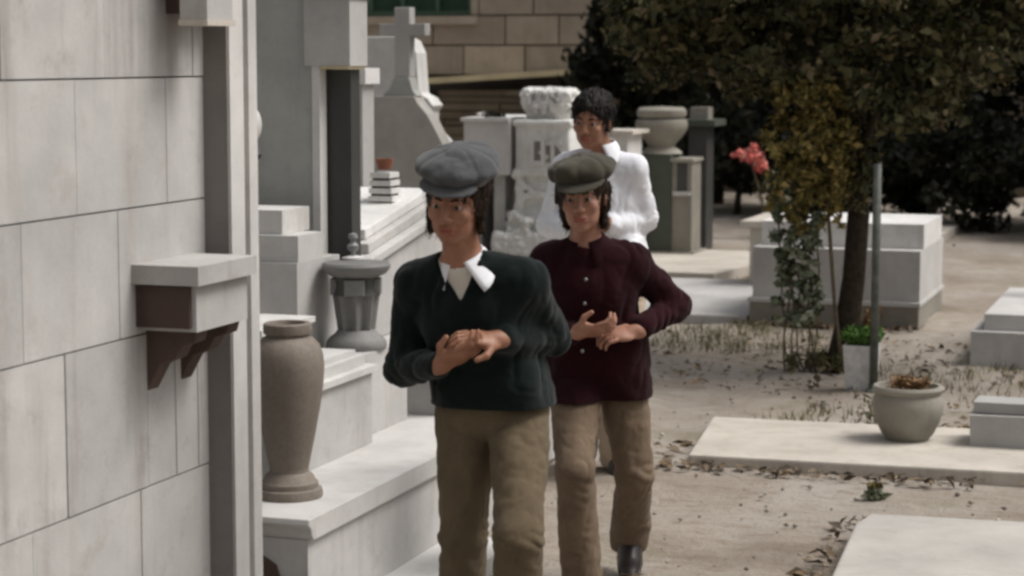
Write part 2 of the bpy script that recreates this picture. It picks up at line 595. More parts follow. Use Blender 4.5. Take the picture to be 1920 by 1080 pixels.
# ------------------------------------------------------------------ kerbed family tomb with the vase
t = thing("kerbed_tomb", "broad pale stone tomb base with wide kerb under the tall brown vase", "tomb", (-3.4, 7.0, 0))
box("kerb_body", -4.6, -2.77, 6.20, 8.05, -0.05, 0.345, "marble_warm", t, 0.006)
prism("kerb_top", [(6.17, 0.42), (6.165, 0.40), (6.185, 0.385), (6.19, 0.365), (6.205, 0.345), (8.06, 0.345), (8.06, 0.42)], 'x', -4.6, -2.75, "marble_light", t, 0.004)
arch = [(-3.06, 0.0)] + [(-3.06 + 0.2 * i / 10.0, 0.24 + 0.075 * math.sin(math.pi * (0.5 + 0.5 * i / 10.0)) ** 0.8) for i in range(0, 10)] + [(-2.862, 0.2), (-2.862, 0.0)]
prism("end_panel", arch, 'y', 6.192, 6.21, "dark_brown_stone", t, 0.002)
box("tier", -4.6, -3.08, 6.62, 7.51, 0.421, 0.70, "marble_warm", t, 0.005)
box("tier_moulding", -4.6, -3.06, 6.60, 7.53, 0.701, 0.725, "marble_light", t, 0.008)
box("tier_roll", -4.6, -3.10, 6.64, 7.49, 0.726, 0.765, "marble_light", t, 0.016)
box("tier_cap", -4.6, -3.13, 6.66, 7.47, 0.766, 0.785, "marble_light", t, 0.005)
box("pier", -4.6, -3.15, 7.535, 8.06, 0.421, 0.745, "marble_warm", t, 0.005)
# stepped stones in front of the grey mausoleum
t = thing("stepped_headstone", "stack of pale square stone blocks stepping up against the grey mausoleum", "headstone", (-3.7, 7.65, 0.745))
box("block", -4.6, -3.40, 7.536, 7.955, 0.746, 1.10, "marble_warm", t, 0.006)
box("block", -4.6, -3.405, 7.56, 7.80, 1.101, 1.205, "marble_light", t, 0.006)
box("block", -4.6, -3.49, 7.60, 7.86, 1.206, 1.30, "marble_light", t, 0.006)
t2 = thing("marble_step", "low pale stone step behind the neck of the tall brown vase", "step", (-3.4, 6.9, 0.785))
box("step_block", -4.4, -3.17, 6.70, 7.12, 0.786, 0.93, "marble_light", t2, 0.006)
box("step_cap", -4.4, -3.15, 6.68, 7.14, 0.931, 0.952, "marble_light", t2, 0.006)

vase_prof = [(0.0, 0.0), (0.112, 0.0), (0.114, 0.012), (0.110, 0.030), (0.098, 0.034), (0.098, 0.052), (0.088, 0.060), (0.082, 0.075), (0.066, 0.088),
             (0.066, 0.10), (0.076, 0.15), (0.092, 0.23), (0.108, 0.32), (0.119, 0.40), (0.1225, 0.455), (0.119, 0.495), (0.107, 0.53), (0.085, 0.553),
             (0.074, 0.56), (0.074, 0.566), (0.081, 0.570), (0.083, 0.585), (0.081, 0.602), (0.074, 0.607), (0.060, 0.606), (0.056, 0.58), (0.0, 0.57)]
vase_prof = [(r, z * 0.975) for r, z in vase_prof]
t = thing("stone_vase", "tall brown granite vase standing on the pale kerb", "vase", (-2.965, 6.49, 0.42))
lathe("vase_body", vase_prof[9:20], (-2.965, 6.49, 0.421), "granite_brown", t, 48)
lathe("vase_foot", vase_prof[:10], (-2.965, 6.49, 0.421), "granite_brown", t, 48)
lathe("vase_rim", vase_prof[19:], (-2.965, 6.49, 0.421), "granite_brown", t, 48)

t = thing("stone_pedestal", "dark grey fluted stone pedestal with flat round top beside the vase", "pedestal", (-3.27, 7.78, 0.745))
c = (-3.255, 7.78, 0.746)
lathe("pedestal_base", [(0, 0), (0.118, 0), (0.122, 0.01), (0.118, 0.03), (0.105, 0.045), (0.085, 0.06), (0.075, 0.075)], c, "pedestal_stone", t, 40)
lathe("pedestal_shaft", [(0.075, 0.075), (0.078, 0.10), (0.085, 0.15), (0.092, 0.20), (0.095, 0.215)], c, "pedestal_stone", t, 64, 8, 0.022)
bm = bmesh.new()
for i in range(4):
    a = R(18) + i * math.pi / 2
    vs = bm_box(bm, -0.04, 0.04, -0.025, 0.025, 0.215, 0.28)
    bmesh.ops.rotate(bm, verts=vs, cent=(0, 0, 0), matrix=Matrix.Rotation(a, 3, 'Z'))
    bmesh.ops.translate(bm, verts=vs, vec=(c[0] + 0.075 * math.sin(a), c[1] - 0.075 * math.cos(a), c[2]))
bevel_bm(bm, 0.006)
from_bm("pedestal_capital", bm, "pedestal_stone", t)
lathe("pedestal_neck", [(0.095, 0.215), (0.085, 0.25), (0.09, 0.29)], c, "granite_dark", t, 40)
lathe("pedestal_top", [(0.09, 0.285), (0.12, 0.30), (0.135, 0.318), (0.137, 0.332), (0.13, 0.342), (0, 0.346)], c, "pedestal_stone", t, 48)

# ------------------------------------------------------------------ grey mausoleum with dark pier
t = thing("grey_mausoleum", "plain grey rendered mausoleum with projecting corner block and dark pier", "mausoleum", (-4.5, 9, 0))
box("wall", -6.5, -3.51, 8.0, 8.18, 0, 3.2, "stone_greenish", t, 0.006)
box("corner_fillet", -3.53, -3.497, 7.99, 8.06, 0, 1.86, "marble_light", t, 0.004)
box("pier", -3.53, -3.395, 8.075, 8.17, 0.0, 1.845, "granite_dark", t, 0.004)
box("corner_block", -3.56, -3.36, 7.985, 8.17, 1.86, 2.132, "stone_grey", t, 0.006)
box("soffit", -3.53, -3.37, 7.995, 8.16, 1.847, 1.859, "coping", t, 0.002)
box("corner_cap", -3.56, -3.35, 7.975, 8.18, 2.134, 2.6, "marble_light", t, 0.006)

# ------------------------------------------------------------------ next tomb: sarcophagus, carved stele, ornaments
t = thing("low_tomb", "low pale box tomb half hidden behind the runner in the green sweater", "tomb", (-3.6, 9.0, 0))
box("tomb_base", -4.8, -2.98, 8.18, 9.9, 0, 0.37, "marble_light", t, 0.006)
box("tomb_body", -4.8, -3.10, 8.45, 9.75, 0.371, 0.60, "marble_warm", t, 0.006)
box("tomb_lid", -4.8, -3.07, 8.42, 9.78, 0.601, 0.635, "marble_light", t, 0.008)
t = thing("sloping_sarcophagus", "white stone sarcophagus with two slanting lid slabs behind the dark pedestal", "sarcophagus", (-3.9, 9.3, 0.6))
prism("sarcophagus_body", [(8.75, 0.636), (9.75, 0.636), (9.75, 1.12), (8.75, 0.95)], 'x', -4.5, -3.60, "marble_warm", t, 0.006)
prism("lid_slab", [(8.72, 0.965), (9.78, 1.14), (9.78, 1.18), (8.72, 1.005)], 'x', -4.5, -3.575, "marble_light", t, 0.006)
prism("lid_block", [(8.80, 1.02), (9.74, 1.175), (9.74, 1.22), (8.80, 1.065)], 'x', -4.5, -3.62, "marble_warm", t, 0.006)
prism("lid_slab", [(8.86, 1.078), (9.70, 1.216), (9.70, 1.262), (8.86, 1.124)], 'x', -4.5, -3.66, "marble_white", t, 0.006)
t = thing("inscribed_stele", "narrow grey stele with pale cap and rows of worn lettering", "headstone", (-3.9, 9.95, 0))
box("stele_shaft", -4.30, -4.10, 9.9, 10.05, 0, 1.76, "stone_grey", t, 0.006)
box("stele_cap", -4.32, -4.075, 9.88, 10.07, 1.761, 1.84, "marble_white", t, 0.006)
bm = bmesh.new()
for r in range(8):
    z = 1.62 - r * 0.035
    x = -4.27
    while x < -4.13:
        w = random.uniform(0.008, 0.02)
        bm_box(bm, x, x + w, 9.897, 9.9005, z, z + 0.014)
        x += w + 0.006
ins = from_bm("inscription", bm, "mortar", t)
tag(ins, kind="stuff")
t = thing("flower_pot", "small terracotta pot on top of the banded white marble ornament", "flower pot", (-3.78, 9.42, 1.2))
lathe("pot_body", [(0, 0), (0.03, 0), (0.042, 0.04), (0.044, 0.05), (0.036, 0.05), (0.034, 0.04), (0, 0.038)], (-3.79, 9.42, 1.365), "terracotta", t, 20)
t = thing("banded_ornament", "small white marble ornament with dark bands on the sloping sarcophagus", "ornament", (-3.78, 9.42, 1.2))
for k in range(4):
    w = 0.062 - 0.004 * k
    box("plate", -3.79 - w, -3.79 + w, 9.36, 9.48, 1.215 + k * 0.037, 1.24 + k * 0.037, "marble_white", t, 0.004)
    if k < 3:
        box("spacer", -3.79 - w + 0.012, -3.79 + w - 0.012, 9.37, 9.47, 1.241 + k * 0.037, 1.251 + k * 0.037, "granite_dark", t, 0.001)
t = thing("grave_lantern", "small silvery grave lantern on the dark pedestal's flat top", "lantern", (-3.33, 7.84, 1.09))
c = (-3.30, 7.86, 1.092)
lathe("lantern_base", [(0, 0), (0.045, 0), (0.045, 0.008), (0.02, 0.014), (0, 0.014)], c, "marble_white", t, 20)
lathe("lantern_body", [(0.008, 0.012), (0.01, 0.03), (0.022, 0.04), (0.024, 0.055), (0.01, 0.068), (0.012, 0.08), (0.02, 0.086), (0.018, 0.1), (0, 0.106)], c, "bottle_grey", t, 20)

t = thing("grave_box", "pale stone grave box with light rim behind the green sweater's shoulder", "tomb", (-4.0, 10.6, 0))
box("box_body", -4.10, -3.76, 10.22, 10.6, 0, 0.985, "stone_tan", t, 0.006)
box("box_rim", -4.12, -3.74, 10.20, 10.62, 0.986, 1.022, "marble_light", t, 0.006)

# cross stele, white scalloped stele behind it
t = thing("cross_stele", "grey gravestone with sloped shoulders topped by a stone cross", "headstone", (-5.1, 13.05, 0))
prism("stele_slab", [(-5.42, 0), (-4.78, 0), (-4.80, 1.28), (-4.86, 1.40), (-4.93, 1.52), (-5.00, 1.60), (-5.02, 1.640), (-5.34, 1.640), (-5.40, 1.55), (-5.42, 1.3)], 'y', 13.0, 13.16, "stone_tan", t, 0.008)
prism("cross_foot", [(-5.25, 1.641), (-5.01, 1.641), (-5.04, 1.68), (-5.062, 1.762), (-5.168, 1.762), (-5.20, 1.69)], 'y', 13.02, 13.14, "stone_greenish", t, 0.006)
prism("cross", [(-5.168, 1.763), (-5.062, 1.763), (-5.062, 2.03), (-4.955, 2.03), (-4.955, 2.11), (-5.062, 2.11), (-5.062, 2.215), (-5.168, 2.215), (-5.168, 2.11), (-5.275, 2.11), (-5.275, 2.03), (-5.168, 2.03)], 'y', 13.03, 13.13, "stone_grey", t, 0.006)
t = thing("scalloped_stele", "white gravestone with stepped scalloped edge standing behind the stone cross", "headstone", (-5.3, 13.5, 0))
prism("stele_slab", [(-5.72, 0), (-4.94, 0), (-4.95, 1.33), (-4.99, 1.37), (-5.05, 1.43), (-5.05, 1.53), (-5.02, 1.57), (-5.06, 1.62), (-5.12, 1.65), (-5.13, 1.76), (-5.14, 1.92), (-5.18, 2.0), (-5.24, 2.03), (-5.30, 2.03), (-5.56, 2.03), (-5.62, 1.9), (-5.7, 1.6)], 'y', 13.35, 13.55, "marble_white", t, 0.01)


def rz(a):
    c, s_ = math.cos(a), math.sin(a)
    return np.array([[c, -s_, 0], [s_, c, 0], [0, 0, 1.0]])


def rx(a):
    c, s_ = math.cos(a), math.sin(a)
    return np.array([[1, 0, 0], [0, c, -s_], [0, s_, c]])


def ry(a):
    c, s_ = math.cos(a), math.sin(a)
    return np.array([[c, 0, s_], [0, 1, 0], [-s_, 0, c]])


# ------------------------------------------------------------------ implicit surfaces for carved and living forms
class Field:
    def __init__(s, lo, hi, h):
        s.lo = np.array(lo, float)
        s.h = h
        s.n = np.ceil((np.array(hi, float) - s.lo) / h).astype(int) + 1
        s.g = np.full(s.n, 9.0, np.float32)

    def win(s, lo, hi):
        i0 = np.maximum(0, np.floor((np.array(lo) - s.lo) / s.h).astype(int))
        i1 = np.minimum(s.n, np.ceil((np.array(hi) - s.lo) / s.h).astype(int) + 1)
        if np.any(i1 <= i0):
            return None, None
        sl = tuple(slice(a, b) for a, b in zip(i0, i1))
        ax = [(s.lo[k] + s.h * np.arange(i0[k], i1[k])).astype(np.float32) for k in range(3)]
        return sl, (ax[0][:, None, None], ax[1][None, :, None], ax[2][None, None, :])

    def comb(s, sl, d, k, sub):
        a = s.g[sl]
        k = max(k, 1e-5)
        if sub:
            h = np.clip(0.5 - 0.5 * (a + d) / k, 0, 1)
            s.g[sl] = a * (1 - h) - d * h + k * h * (1 - h)
        else:
            h = np.clip(0.5 + 0.5 * (a - d) / k, 0, 1)
            s.g[sl] = d * h + a * (1 - h) - k * h * (1 - h)

    def cone(s, a, b, ra, rb, k=0.02, sub=False):
        a = np.array(a, float)
        b = np.array(b, float)
        m = max(ra, rb) + k + 4 * s.h
        sl, X = s.win(np.minimum(a, b) - m, np.maximum(a, b) + m)
        if sl is None:
            return
        ba = b - a
        L2 = float(ba @ ba) + 1e-12
        p = [X[i] - a[i] for i in range(3)]
        t = np.clip((p[0] * ba[0] + p[1] * ba[1] + p[2] * ba[2]) / L2, 0, 1)
        d = np.sqrt((p[0] - t * ba[0]) ** 2 + (p[1] - t * ba[1]) ** 2 + (p[2] - t * ba[2]) ** 2) - (ra + (rb - ra) * t)
        s.comb(sl, d.astype(np.float32), k, sub)

    def ell(s, c, r, k=0.02, sub=False, M=None):
        c = np.array(c, float)
        m = max(r) + k + 4 * s.h
        sl, X = s.win(c - m, c + m)
        if sl is None:
            return
        p = [X[i] - c[i] for i in range(3)]
        if M is not None:
            p = [p[0] * M[0][i] + p[1] * M[1][i] + p[2] * M[2][i] for i in range(3)]
        k0 = np.sqrt((p[0] / r[0]) ** 2 + (p[1] / r[1]) ** 2 + (p[2] / r[2]) ** 2)
        k1 = np.sqrt((p[0] / r[0] ** 2) ** 2 + (p[1] / r[1] ** 2) ** 2 + (p[2] / r[2] ** 2) ** 2) + 1e-6
        d = k0 * (k0 - 1) / k1
        s.comb(sl, d.astype(np.float32), k, sub)

    def rbox(s, c, r, rad, k=0.01, sub=False, M=None):
        c = np.array(c, float)
        m = float(np.linalg.norm(r)) + k + 4 * s.h
        sl, X = s.win(c - m, c + m)
        if sl is None:
            return
        p = [X[i] - c[i] for i in range(3)]
        if M is not None:
            p = [p[0] * M[0][i] + p[1] * M[1][i] + p[2] * M[2][i] for i in range(3)]
        q = [np.abs(p[i]) - (r[i] - rad) for i in range(3)]
        d = np.sqrt(np.maximum(q[0], 0) ** 2 + np.maximum(q[1], 0) ** 2 + np.maximum(q[2], 0) ** 2) + np.minimum(np.maximum(np.maximum(q[0], q[1]), q[2]), 0) - rad
        s.comb(sl, d.astype(np.float32), k, sub)

    def plane(s, pt, nrm, k=0.004):
        """keep the side the normal points away from"""
        X = [(s.lo[i] + s.h * np.arange(s.n[i])).astype(np.float32) for i in range(3)]
        n = np.array(nrm, float)
        n /= np.linalg.norm(n)
        d = (X[0][:, None, None] - pt[0]) * n[0] + (X[1][None, :, None] - pt[1]) * n[1] + (X[2][None, None, :] - pt[2]) * n[2]
        s.g = np.maximum(s.g, d.astype(np.float32))

    def disp(s, terms):
        """terms: [(amp, (sx,sy,sz), ridged, offset, weight_fn)]"""
        idx = np.argwhere(np.abs(s.g) < 0.05)
        P = s.lo + idx * s.h
        tot = np.zeros(len(P), np.float32)
        wp = np.stack([vnoise(P / 0.09, 1.7 + q) - 0.5 for q in (0, 11.3, 23.9)], 1) * 0.05
        P0 = P
        P = (P + wp) @ (rz(0.4) @ rx(0.22) @ ry(0.25))
        for amp, sc_, ridged, off, wf in terms:
            n = vnoise(P / np.array(sc_), off)
            if ridged:
                n = (1 - np.abs(2 * n - 1)) ** 1.6
            v = amp * (n - 0.5)
            if wf is not None:
                v = v * wf(P0)
            tot += v
        s.g[tuple(idx.T)] += tot

    def mesh(s):
        g = s.g
        S = g < 0
        c = S[:-1, :-1, :-1].astype(np.int8)
        tot = np.zeros(c.shape, np.int8)
        for i in (0, 1):
            for j in (0, 1):
                for k in (0, 1):
                    tot += S[i:g.shape[0] - 1 + i, j:g.shape[1] - 1 + j, k:g.shape[2] - 1 + k]
        act = (tot > 0) & (tot < 8)
        ci = np.argwhere(act)
        vid = np.full(act.shape, -1, np.int32)
        vid[tuple(ci.T)] = np.arange(len(ci))
        corners = {}
        for i in (0, 1):
            for j in (0, 1):
                for k in (0, 1):
                    corners[(i, j, k)] = g[ci[:, 0] + i, ci[:, 1] + j, ci[:, 2] + k]
        acc = np.zeros((len(ci), 3))
        cnt = np.zeros(len(ci))
        for ax in range(3):
            for a in (0, 1):
                for b in (0, 1):
                    p = [a, b]
                    p.insert(ax, 0)
                    q = list(p)
                    q[ax] = 1
                    va, vb = corners[tuple(p)], corners[tuple(q)]
                    m = (va < 0) != (vb < 0)
                    tt = np.where(m, va / np.where(m, va - vb, 1), 0)
                    pt = np.tile(np.array(p, float), (len(ci), 1))
                    pt[:, ax] += tt
                    acc += pt * m[:, None]
                    cnt += m
        V = s.lo + (ci + acc / cnt[:, None]) * s.h
        Q = []
        for ax in range(3):
            u, w = [(1, 2), (2, 0), (0, 1)][ax]
            sl0 = [slice(None)] * 3
            sl1 = [slice(None)] * 3
            sl0[ax] = slice(0, -1)
            sl1[ax] = slice(1, None)
            A, B = S[tuple(sl0)], S[tuple(sl1)]
            e = np.argwhere(A != B)
            e = e[(e[:, u] > 0) & (e[:, w] > 0) & (e[:, u] < g.shape[u] - 1) & (e[:, w] < g.shape[w] - 1)]
            fl = A[tuple(e.T)]
            def cell(du, dw):
                x = e.copy()
                x[:, u] -= du
                x[:, w] -= dw
                return vid[tuple(x.T)]
            q = np.stack([cell(1, 1), cell(0, 1), cell(0, 0), cell(1, 0)], 1)
            q[~fl] = q[~fl][:, ::-1]
            Q.append(q)
        Q = np.concatenate(Q)
        Q = Q[(Q >= 0).all(1)]
        return V, Q


def field_obj(name, F, mat, parent, local=True):
    V, Q = F.mesh()
    return np_mesh(name, V, Q, mat, parent, True, local)


# ------------------------------------------------------------------ white carved monument in the middle
mx, my = -5.1, 16.2
t = thing("carved_monument", "ornate white carved marble monument behind the runners", "monument", (mx, my, 0))
box("monument_plinth", mx - 0.46, mx + 0.30, my - 0.30, my + 0.35, 0, 0.34, "marble_white", t, 0.01)
F = Field((-0.5, -0.45, 0.30), (0.4, 0.45, 0.80), 0.012)
F.rbox((-0.05, 0, 0.42), (0.36, 0.30, 0.10), 0.05)
F.rbox((0.0, 0, 0.55), (0.24, 0.22, 0.10), 0.05, 0.05)
for k in range(26):
    a = random.uniform(-2.6, 0.6)
    F.ell((-0.05 + 0.33 * math.cos(a), 0.26 * math.sin(a), random.uniform(0.46, 0.66)), (random.uniform(0.03, 0.07), random.uniform(0.03, 0.06), random.uniform(0.02, 0.05)), 0.02)
F.disp([(0.03, (0.05, 0.05, 0.05), True, 1.3, None)])
V, Q = F.mesh()
np_mesh("carved_base", V + np.array([mx, my, 0]), Q, "carved_marble", t, True)
F = Field((-0.32, -0.32, 0.58), (0.32, 0.32, 1.44), 0.010)
F.rbox((0, 0.01, 0.79), (0.19, 0.18, 0.19), 0.03)
F.rbox((0, 0.01, 0.80), (0.225, 0.215, 0.03), 0.02, 0.02)
F.rbox((0, 0.0, 1.16), (0.225, 0.215, 0.205), 0.02, 0.01)
F.rbox((0, 0.0, 1.375), (0.245, 0.235, 0.028), 0.02, 0.008)
for k in range(11):
    u = k / 10.0 * 2 - 1
    F.ell((0.17 * u, -0.19, 0.90 - 0.10 * (1 - u * u)), (0.026, 0.03, 0.024), 0.008)
    F.ell((0.20 * u, -0.225, 1.375), (0.014, 0.014, 0.02), 0.005)
for sx in (-1, 1):
    F.cone((sx * 0.20, -0.17, 0.64), (sx * 0.19, -0.19, 0.95), 0.045, 0.03, 0.02)
    F.ell((sx * 0.205, -0.2, 0.97), (0.05, 0.04, 0.05), 0.015)
F.disp([(0.014, (0.045, 0.045, 0.045), True, 3.3, lambda p: np.where(p[:, 2] < 0.97, 1.0, 0.35))])
V, Q = F.mesh()
np_mesh("monument_shaft", V + np.array([mx, my, 0]), Q, "carved_marble", t, True)
# carved relief: an open-topped loop and an upright with a bar
yb = my - 0.212
for x0, x1, z0, z1 in ((-0.095, -0.065, 1.10, 1.29), (-0.005, 0.025, 1.10, 1.29), (-0.064, -0.006, 1.10, 1.13), (0.075, 0.105, 1.08, 1.29), (0.04, 0.075, 1.255, 1.29), (0.105, 0.16, 1.255, 1.29)):
    box("relief_bar", mx + x0, mx + x1, yb - 0.022, yb + 0.001, z0 - 0.05, z1 - 0.05, "marble_white", t, 0.006)
for x0, x1, z0, z1 in ((-0.063, -0.007, 1.132, 1.285), (0.03, 0.073, 1.12, 1.253), (0.107, 0.165, 1.14, 1.253)):
    box("relief_field", mx + x0, mx + x1, yb - 0.004, yb + 0.001, z0 - 0.05, z1 - 0.05, "pillar_stone", t, 0.001)
F = Field((-0.3, -0.3, 1.38), (0.3, 0.3, 1.72), 0.010)
F.rbox((-0.01, 0, 1.45), (0.15, 0.15, 0.06), 0.04)
F.rbox((0.0, 0, 1.565), (0.205, 0.19, 0.085), 0.06, 0.03)
for k in range(9):
    a = -math.pi * k / 8.0
    F.ell((0.185 * math.cos(a), 0.17 * math.sin(a), 1.50), (0.035, 0.035, 0.05), 0.012)
for k in range(7):
    a = -math.pi * (k + 0.5) / 7.0
    F.ell((0.2 * math.cos(a), 0.19 * math.sin(a), 1.575), (0.022, 0.022, 0.03), 0.01, True)
F.disp([(0.022, (0.035, 0.035, 0.035), True, 2.2, None)])
V, Q = F.mesh()
np_mesh("carved_capital", V + np.array([mx, my, 0]), Q, "carved_marble", t, True)

t = thing("white_tomb_chest", "smooth white tomb chest left of the carved white monument", "tomb", (-5.5, 15.9, 0))
box("chest_body", -5.74, -5.36, 15.95, 16.9, 0.965, 1.385, "marble_light", t, 0.01)
box("chest_top", -5.76, -5.36, 15.93, 16.92, 1.386, 1.415, "marble_white", t, 0.008)
for x in (-5.66, -5.46):
    box("chest_leg", x - 0.045, x + 0.045, 16.0, 16.8, 0, 0.964, "stone_grey", t, 0.006)
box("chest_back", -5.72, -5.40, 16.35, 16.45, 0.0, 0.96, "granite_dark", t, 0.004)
t = thing("dried_bouquet", "small dried bouquet lying on the white tomb chest", "flowers", (-5.55, 16.0, 1.415))
leaves("bouquet_petals", clump_points(140, [((-5.56, 16.03, 1.435), (0.09, 0.06, 0.025)), ((-5.48, 16.03, 1.43), (0.07, 0.05, 0.02))]), 0.035, "leaf_dark", t)
leaves("bouquet_blooms", clump_points(60, [((-5.60, 16.01, 1.44), (0.05, 0.05, 0.02))]), 0.03, "petal_white", t)

# ------------------------------------------------------------------ mossy dark column with urn
t = thing("urn_column", "dark mossy stone column carrying a squat lidded urn", "monument", (-4.93, 19.3, 0))
box("column_base", -5.22, -4.62, 19.08, 19.6, 0, 0.10, "pillar_stone", t, 0.01)
box("column_shaft", -5.14, -4.85, 19.12, 19.5, 0.101, 1.00, "green_stone", t, 0.012)
box("side_pillar", -4.848, -4.66, 19.14, 19.5, 0.101, 0.93, "pillar_stone", t, 0.01)
box("side_cap", -4.86, -4.64, 19.11, 19.52, 0.931, 0.96, "pillar_stone", t, 0.006)
box("side_niche", -4.80, -4.70, 19.137, 19.15, 0.66, 0.92, "granite_dark", t, 0.002)
box("side_sill", -4.83, -4.67, 19.10, 19.16, 0.62, 0.655, "marble_warm", t, 0.004)
lathe("urn_foot", [(0.2, 0), (0.17, 0.03), (0.12, 0.06), (0.14, 0.10)], (-4.99, 19.3, 1.001), "pillar_stone", t, 32)
lathe("urn_bowl", [(0.13, 0.09), (0.19, 0.15), (0.235, 0.22), (0.245, 0.27), (0.235, 0.31), (0.21, 0.32)], (-4.99, 19.3, 1.0), "pillar_stone", t, 40)
lathe("urn_lid", [(0.18, 0.322), (0.22, 0.335), (0.232, 0.36), (0.23, 0.40), (0.2, 0.425), (0, 0.435)], (-4.99, 19.3, 1.0), "pillar_stone", t, 40)
t = thing("pale_tomb_block", "pale square tomb block with flat top right behind the white-shirted runner", "tomb", (-5.3, 18.6, 0))
box("block_body", -5.6, -5.10, 18.5, 19.0, 0, 1.20, "marble_light", t, 0.01)
box("block_top", -5.64, -5.04, 18.46, 19.05, 1.201, 1.235, "moss_slab", t, 0.006)
t = thing("dark_slab_tomb", "dark tomb with thin flat slab in the shade beyond the urn column", "tomb", (-4.5, 20.5, 0))
box("tomb_body", -5.0, -4.82, 20.4, 20.7, 0, 1.22, "granite_dark", t, 0.01)
box("tomb_top", -5.1, -4.72, 20.3, 20.8, 1.221, 1.28, "green_stone", t, 0.01)
box("tomb_crest", -5.0, -4.82, 20.45, 20.65, 1.281, 1.40, "pillar_stone", t, 0.03)

# ------------------------------------------------------------------ right side tombs, slabs
t = thing("grave_slab", "flat pale ground slab with a thick front edge at the right of the path", "grave slab", (-1.4, 10, 0))
bm = bmesh.new()
bm_prism(bm, [(-2.33, 9.55), (-0.4, 9.62), (-0.4, 10.72), (-2.46, 10.62)], 'z', -0.05, 0.055)
bmesh.ops.recalc_face_normals(bm, faces=bm.faces)
bevel_bm(bm, 0.012)
from_bm("slab", bm, "moss_slab", t)
t = thing("grey_headstone", "rough grey headstone stub behind the rounded stone pot on the slab", "headstone", (-1.3, 10.3, 0.055))
box("headstone_block", -1.12, -0.5, 10.18, 10.50, 0.056, 0.21, "stone_grey", t, 0.02, 0.01)
box("headstone_cap", -1.10, -0.55, 10.22, 10.46, 0.211, 0.26, "stone_grey", t, 0.015, 0.005)
t = thing("stone_pot", "rounded grey stone pot standing on the flat ground slab at right", "pot", (-1.42, 10.28, 0.055))
lathe("pot_body", [(0, 0), (0.10, 0), (0.125, 0.03), (0.155, 0.09), (0.17, 0.15), (0.168, 0.20), (0.155, 0.225), (0.168, 0.235), (0.172, 0.25), (0.165, 0.262), (0.145, 0.262), (0.14, 0.23), (0, 0.225)], (-1.42, 10.28, 0.056), "pillar_stone", t, 40)
leaves("dry_twigs", clump_points(160, [((-1.42, 10.28, 0.32), (0.12, 0.12, 0.05))]), 0.06, "petal_brown", t, None, 0.3)
t = thing("corner_kerbstone", "pale kerbstone block cut off by the bottom right of the picture", "kerbstone", (-1.0, 8.0, 0))
bm = bmesh.new()
bm_prism(bm, [(-1.26, 7.2), (0.2, 7.2), (0.2, 8.50), (-1.30, 8.40), (-1.33, 8.2)], 'z', -0.05, 0.085)
bmesh.ops.recalc_face_normals(bm, faces=bm.faces)
bevel_bm(bm, 0.02, 3)
from_bm("kerbstone", bm, "stone_tan", t)
t = thing("path_slab", "wide pale stone slab across the path before the urn column", "grave slab", (-3.9, 16, 0))
bm = bmesh.new()
bm_prism(bm, [(-5.0, 14.80), (-3.22, 14.92), (-3.22, 17.4), (-5.0, 17.3)], 'z', -0.05, 0.05)
bmesh.ops.recalc_face_normals(bm, faces=bm.faces)
bevel_bm(bm, 0.012)
from_bm("slab", bm, "marble_warm", t)
t = thing("grave_platform", "low grey stone platform around the foot of the urn column", "platform", (-4.5, 18.4, 0))
bm = bmesh.new()
bm_prism(bm, [(-6.2, 17.45), (-4.05, 17.45), (-3.72, 19.6), (-6.2, 19.6)], 'z', -0.05, 0.085)
bmesh.ops.recalc_face_normals(bm, faces=bm.faces)
bevel_bm(bm, 0.01)
from_bm("platform_slab", bm, "moss_slab", t)

t = thing("box_tomb", "pale two-tier box tomb behind the ivy-clad trunk", "tomb", (-2.75, 15.4, 0))
box("tomb_plinth", -3.20, -2.0, 14.92, 16.2, 0, 0.155, "pillar_stone", t, 0.01)
box("tomb_lip", -3.21, -1.99, 14.90, 16.22, 0.156, 0.185, "marble_light", t, 0.006)
box("tomb_body", -3.185, -2.0, 14.95, 16.2, 0.186, 0.545, "marble_light", t, 0.025)
box("tomb_tier", -3.16, -2.0, 15.12, 16.1, 0.546, 0.72, "marble_white", t, 0.02)
t = thing("slab_tomb", "low weathered tomb with overhanging lid behind the two-tier box tomb", "tomb", (-3.1, 17.4, 0))
box("tomb_body", -3.65, -2.6, 17.0, 17.9, 0, 0.52, "moss_slab", t, 0.01)
box("tomb_lid", -3.72, -2.5, 16.95, 17.95, 0.521, 0.57, "moss_slab", t, 0.01)
t = thing("stepped_grave_slab", "flat stepped grave slab below the dark shrubs near the red flowers", "grave slab", (-3.5, 22.5, 0))
box("slab_base", -4.2, -2.7, 21.8, 23.2, 0, 0.10, "moss_slab", t, 0.01)
box("slab_top", -4.1, -3.0, 22.2, 23.0, 0.101, 0.2, "moss_slab", t, 0.01)

t = thing("metal_post", "thin grey-green painted post at the right edge of the picture", "post", (-1.845, 11.95, 0))
tube("post_tube", [(-1.845, 11.95, -0.05), (-1.845, 11.95, 0.7), (-1.845, 11.95, 1.3)], 0.024, "post_paint", t, 16)
lathe("post_foot", [(0.05, 0), (0.05, 0.02), (0.03, 0.035), (0.028, 0.06)], (-1.845, 11.95, 0), "post_paint", t, 16)

